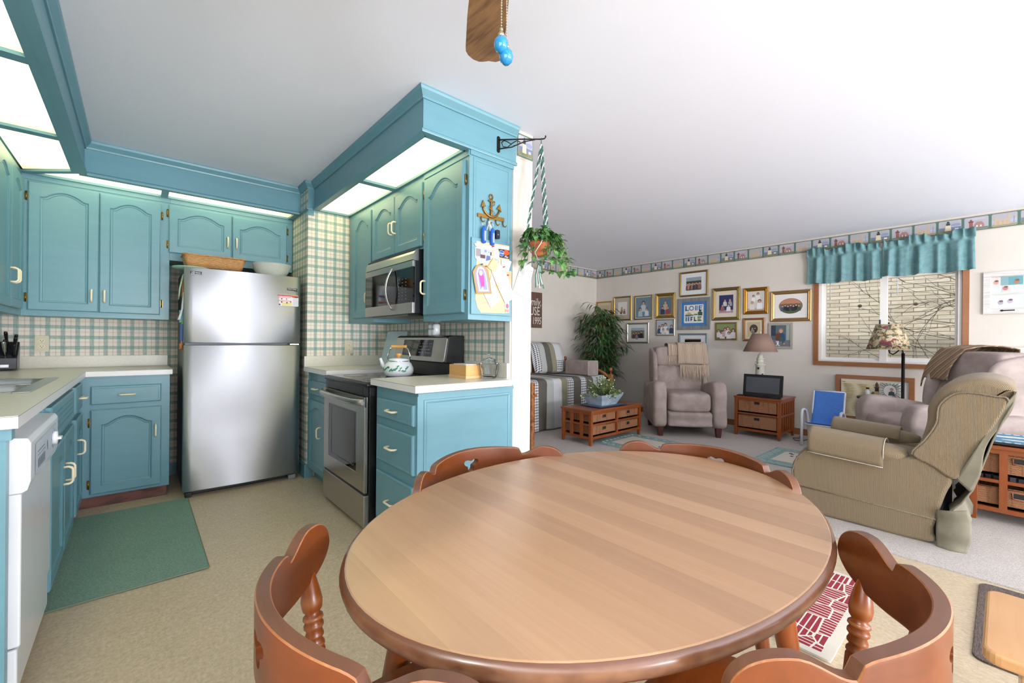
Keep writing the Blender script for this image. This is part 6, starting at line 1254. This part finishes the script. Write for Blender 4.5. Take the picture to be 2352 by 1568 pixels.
# child's blue chair
c=thing('child_chair','small blue sling chair with white tubular frame beside the side table','chair',(5.78,1.31,.008)); WT=mt('#d6d9e0',.35); BLU=mt('#3f74c4',.75,name='blue_mesh',noise=('#4a80cf',(90,90,90),.4,.6))
for y in (1.135,1.485):
    g=MB(); g.tube([(5.60,y,.012),(5.60,y,.30),(5.605,y,.375),(5.63,y,.405),(5.68,y,.405),(5.74,y,.39),(5.80,y,.33),(5.86,y,.16),(5.90,y,.012)],.014,WT,10); build('leg',g,c,True)
g=MB()
for y in (1.165,1.455): g.tube([(5.62,y,.265),(5.80,y,.225),(5.86,y,.26),(5.955,y,.60)],.010,WT,8)
g.tube([(5.625,1.135,.25),(5.625,1.485,.25)],.009,WT,8); g.tube([(5.955,1.165,.602),(5.955,1.455,.602)],.009,WT,8); build('seat_frame',g,c,True)
g=MB()
def sling(s,t):
    pts=[(5.615,.272),(5.70,.255),(5.80,.233),(5.85,.262),(5.90,.42),(5.955,.612)]; k=t*5; i=min(int(k),4); f_=k-i; sag=-.012*math.sin(s*3.14)*math.sin(t*3.14); return (pts[i][0]*(1-f_)+pts[i+1][0]*f_+.0-sag,1.162+.296*s,pts[i][1]*(1-f_)+pts[i+1][1]*f_+sag)
g.grid(sling,10,30,BLU); build('sling',g,c,True,solid=.005)
tag(build('power_cord',MB().tube([(6.2,1.62,.02),(6.1,1.64,.014),(5.98,1.60,.014),(5.93,1.66,.014),(5.80,1.60,.014),(5.86,1.54,.014),(6.0,1.50,.02),(6.15,1.46,.05)],.004,BLACK,6)),'black power cord coiled on the carpet between side table and blue chair','cord')
# floor lamp and small end table
c=thing('floor_lamp','black floor lamp with a tapestry leaf shade in front of the window','lamp',(5.93,.70,.008)); g=MB(); g.lathe([(.001,0),(.13,0),(.13,.015),(.03,.03),(.014,.04),(.014,1.045),(.001,1.05)],IRON,24,(5.93,.685,.008)); build('pole',g,c,True)
g=MB(); g.tube([(5.93,.685,1.05),(5.93,.69,1.085),(5.93,.715,1.09),(5.93,.74,1.06),(5.93,.765,1.04),(5.93,.79,1.055),(5.93,.80,1.10),(5.93,.80,1.35)],.006,IRON,8); g.lathe([(.001,0),(.009,.006),(.005,.014),(.010,.022),(.001,.032)],IRON,12,(5.93,.80,1.345)); build('arm',g,c,True)
def tapestry():
    m,nt,b=newmat('tapestry'); g=NG(m); v=g.co(sep=False); n=g.noise(v,(11,11,11),3,2.2); n2=g.noise(v,(24,24,24),4,1.5); n3=g.noise(v,(8,8,10),2,1)
    c_=g.ramp(n,(.0,'#3c5450'),(.40,'#4c5f4a'),(.46,'#7d7350'),(.50,'#b5a184'),(.56,'#cdb99c'),(.66,'#a8875f')); c_=g.mix(g.ma('GREATER_THAN',n2,.60),c_,'#5c5232'); c_=g.mix(g.ma('MULTIPLY',g.ma('GREATER_THAN',n3,.62),.85),c_,'#7d2f48'); g.col(c_,.9); return m
g=MB(); g.lathe([(.182,1.09),(.104,1.352)],tapestry(),44,(5.93,.80,0),caps=False); sh_=build('lamp_shade',g,c,True,solid=.003); g=MB(); 
for r_,z in ((.183,1.092),(.105,1.351)): g.tube([(5.93+r_*math.cos(R(k*9)),.80+r_*math.sin(R(k*9)),z) for k in range(40)],.003,'#cdb9a0',5,closed=True)
build('trim',g,sh_,True)
c=thing('end_table','small dark end table hidden behind the arm of the mauve recliner','table',(6.02,.90,.008)); g=MB(); g.lathe([(.001,0),(.12,0),(.12,.02),(.02,.03),(.02,.54),(.17,.55),(.17,.57),(.001,.57)],mt('#3a2418',.4),28,(5.99,.90,.008),sq=1); build('pedestal',g,c,True)
c=thing('photo_display','silver fluted photo frame of a small child on the end table','picture frame',(5.97,.79,.578)); pf=Pl((5.955,.79,.578),(0,-1,0),(-1,0,.15),(.15,0,1)); g=MB(); SV=mt('#c4c4c2',.25,.9)
g.slab(pf,rrect(-.085,0,.085,.16,.012,3),-.006,0,SV)
for k in range(40): a=2*math.pi*k/40; g.tube([pf.pt(.048*math.cos(a),.078+.056*math.sin(a),.003),pf.pt(max(-.083,min(.083,.11*math.cos(a))),max(.002,min(.158,.078+.11*math.sin(a))),.003)],.003,SV if k%2 else '#4a4a4c',5)
build('frame',g,c,True); g=MB(); g.ell(pf,0,.078,.050,.058,'#d9d8d4',.0065,24); g.ell(pf,.014,.092,.014,.017,'#8a6a50',.007,12); g.ell(pf,.013,.088,.010,.012,SK1,.0074,12); g.poly(pf,[(-.012,.03),(.040,.03),(.036,.066),(.012,.076),(-.008,.064)],'#33484a',.0076); build('photo',g,c,True)
c=thing('figurine','small lighthouse figurine on the end table beside the silver frame','figurine',(5.99,.905,.578)); build('body',MB().box((5.975,.885,.578),(6.005,.92,.64),'#b09a6c').lathe([(.018,.64),(.014,.67),(.022,.675),(.020,.685),(.012,.69),(.014,.715),(.001,.74)],'#4a3a34',12,(5.99,.90,0)).lathe([(.018,.578),(.016,.62),(.001,.635)],'#3f5a3c',10,(5.985,.93,0)),c,True)
c=thing('bottle','small white bottle with a dark and yellow cap on the end table','bottle',(5.98,.975,.578)); build('body',MB().lathe([(.001,0),(.02,0),(.022,.01),(.021,.06),(.010,.075),(.010,.08)],'#d8d8dc',16,(5.98,.975,.578)),c,True); build('cap',MB().lathe([(.014,.08),(.014,.105),(.001,.106)],'#1f2024',14,(5.98,.975,.578)).lathe([(.0145,.098),(.0145,.106),(.001,.108)],'#d9b23a',14,(5.98,.975,.578)),c,True)
# ================================================================ DAYBED
c=thing('daybed','wooden daybed with striped quilt against the sofa wall, half hidden by the white wall end','sofa',(3.7,4.3,.008)); OAKD=MAPLE
for x,y,zt in ((5.27,3.82,.735),(5.27,4.72,.87),(2.35,3.82,.735),(2.35,4.72,.87)):
    g=MB(); g.box((x-.028,y-.028,.008),(x+.028,y+.028,zt-.07),MAPLE); g.lathe([(.028,zt-.07),(.012,zt-.06),(.020,zt-.05),(.012,zt-.04),(.026,zt-.02),(.030,zt),(.024,zt+.022),(.001,zt+.032)],MAPLE,16,(x,y,0)); build('post',g,c,True)
for x in (5.27,2.35):
    g=MB(); g.tube([(x,3.84,.62),(x,4.0,.70),(x,4.25,.755),(x,4.5,.79),(x,4.70,.80)],.024,MAPLEX,8); g.box((x-.015,3.84,.25),(x+.015,4.70,.33),MAPLEX); build('end_rail',g,c,True)
build('side_rail',MB().box((2.36,3.84,.28),(5.26,3.875,.36),MAPLEX).box((2.36,4.69,.28),(5.26,4.72,.80),MAPLEX),c,True)
g=MB(); cushion(g,(2.40,3.87,.30),(5.23,4.68,.63),'#c9c6be'); build('mattress',g,c,True)
gg1=gingham('quilt_gingham','#e0e0e4','#4d4d4c',.035,(0,12)); gr1=gingham('quilt_grid','#c9cacc','#8a8d90',.022,(0,12),True)
QB='#5c574f'; QL='#a9aca8'; QO='#88846c'; seq=[(gg1,.11),(mt(QB,.9),.15),(mt(QL,.9),.13),(gr1,.15),(mt(QO,.9),.12),(gg1,.13),(mt(QB,.9),.14)]
per=sum(w for _,w in seq)
def qm(x):
    k=(x-3.66)%per
    for m_,w in seq:
        if k<w: return m_
        k-=w
    return seq[0][0]
c=thing('quilt','striped grey olive and gingham quilt spread over the daybed to the floor','quilt',(3.7,3.8,.008)); g=MB()
def quilt(s,t):
    x=2.42+2.74*s
    if t<.45: k=t/.45; y=4.62-.74*k; z=.655-.004*k+.006*math.sin(x*9+k*4)
    elif t<.55: k=(t-.45)/.1; a=k*math.pi/2; y=3.88-.055*math.sin(a); z=.596+.055*math.cos(a)
    else: k=(t-.55)/.45; y=3.825-.012*k-.012*math.sin(x*11)*k-.008*math.sin(x*27)*k; z=.596-.575*k
    return (x,y,z)
g.grid(quilt,180,60,mt(QL,.9),mf=lambda s,t:qm(2.42+2.74*s)); build('cloth',g,c,True,solid=.012)
def pillow(name,label,cx,cz,w,h,y,lean,mat,mfun=None,cat='pillow'):
    c=thing(name,label,cat,(cx,y,cz-h/2)); g=MB()
    for side in (-1,1):
        def fn(s,t):
            a=2*s-1;b=2*t-1; th=.085*((1-a**4)*(1-b**4))**.5; px=cx+w/2*a*(1-.05*(b*b)); pz_=cz+h/2*b*(1-.06*a*a); return (px,y+side*th+lean*(pz_-cz+h/2),pz_)
        g.grid(fn,40,30,mat,mf=mfun)
    build('cover',g,c,True); return c
qseq=[gg1,mt(QL,.9),mt(QB,.9),mt(QO,.9),gr1,mt('#b5b2b3',.9)]
pillow('pillow','large striped pillow with brown olive and gingham bands standing on the daybed',4.62,.90,.66,.46,4.42,.25,mt(QL,.9),lambda s,t:(gg1 if s<.16 else mt(QL,.9) if s<.30 else mt(QB,.9) if s<.48 else mt(QO,.9) if s<.63 else (gg1 if t<.42 else gr1) if s<.82 else mt('#b5b2b3',.9)))
pillow('pillow','second striped pillow at the left on the daybed, cut off by the white wall end',3.96,.90,.62,.46,4.45,.25,mt(QL,.9),lambda s,t:qseq[int(s*6)%6])
c=thing('bolster','mauve box bolster cushion at the right end of the daybed','cushion',(4.93,4.2,.662)); g=MB(); g.loft([[(x,y,z) for x,z in rrect(4.80,.662,5.03,.872,.02,4)] for y in (3.87,3.875,4.29,4.295)],MAUVE,False); build('cover',g,c,True,bevel=.012,seg=3)
g=MB(); g.tube([(x,3.868,z) for x,z in rrect(4.803,.665,5.027,.869,.02,4)],.004,'#b5adac',5,closed=True); build('piping',g,c,True)
# bamboo plant in the corner
c=thing('potted_bamboo','tall artificial bamboo plant in the corner behind the daybed end','potted plant',(5.80,4.40,.008)); g=MB(); g.lathe([(.001,0),(.13,0),(.17,.28),(.175,.30),(.16,.30),(.15,.26),(.001,.26)],mt('#5a4030',.7),28,(5.80,4.40,.008)); build('pot',g,c,True)
random.seed(31); st=MB(); g=MB(); LM=mt('#33542f',.45,name='bamboo_leaf',noise=('#5f8a4a',14,.5,.68)); CN=mt('#8a6f3f',.6,name='bamboo_cane')
for k in range(5):
    bx,by=5.80+random.uniform(-.06,.06),4.40+random.uniform(-.06,.06); tx,ty=bx+random.uniform(-.10,.10),by+random.uniform(-.10,.08); ht=random.uniform(1.55,1.78)
    st.tube([(bx+(tx-bx)*t/8,by+(ty-by)*t/8,.26+(ht-.26)*t/8) for t in range(9)],[.011-.0006*t for t in range(9)],CN,7)
    for j in range(62):
        t=.20+.80*j/61; z=.26+(ht-.26)*t; p=Vector((bx+(tx-bx)*t,by+(ty-by)*t,z)); a=random.uniform(0,6.28); rr=random.uniform(.10,.42)*(1.0 if z<1.5 else .55)*(1 if z>.75 else .8)
        d=Vector((math.cos(a),math.sin(a),random.uniform(.1,.5))); e=p+d*rr
        if e.x>6.06: e.x=6.06
        if e.y>4.66: e.y=4.66
        st.tube([p,p.lerp(e,.5)+Vector((0,0,.02)),e],.0018,CN,4)
        for q in range(5):
            pp=p.lerp(e,.45+.14*q); dd=Vector((d.x+random.uniform(-.8,.8),d.y+random.uniform(-.8,.8),random.uniform(-.9,.1)))
            if pp.x+dd.normalized().x*.16>6.22: dd.x=-abs(dd.x)*.3
            if pp.y+dd.normalized().y*.16>4.84: dd.y=-abs(dd.y)*.3
            leaf(g,pp,dd,random.uniform(.10,.16),random.uniform(.026,.038),LM,.35,.3)
build('foliage',g,c,True,fixn=False); build('canes',st,c,True)
# wooden chair partly hidden behind the white wall end
c=thing('wooden_chair','reddish wooden armchair of which only the edge shows right of the white wall end','chair',(2.62,3.1,.008))
for x,y,zt in ((2.90,3.0,.74),(2.90,3.42,.62),(2.45,3.0,.74),(2.45,3.42,.62)): g=MB(); g.box((x-.045,y-.02,.008),(x,y+.02,zt if y<3.2 else .60),MAPLE); build('leg',g,c,True,bevel=.004)
g=MB(); g.box((2.45,3.02,.36),(2.89,3.44,.40),MAPLEX); build('seat',g,c,True,bevel=.006); g=MB(); g.box((2.86,2.97,.60),(2.925,3.45,.625),MAPLEX).box((2.40,2.97,.60),(2.46,3.45,.625),MAPLEX); build('arm_rest',g,c,True,bevel=.006)
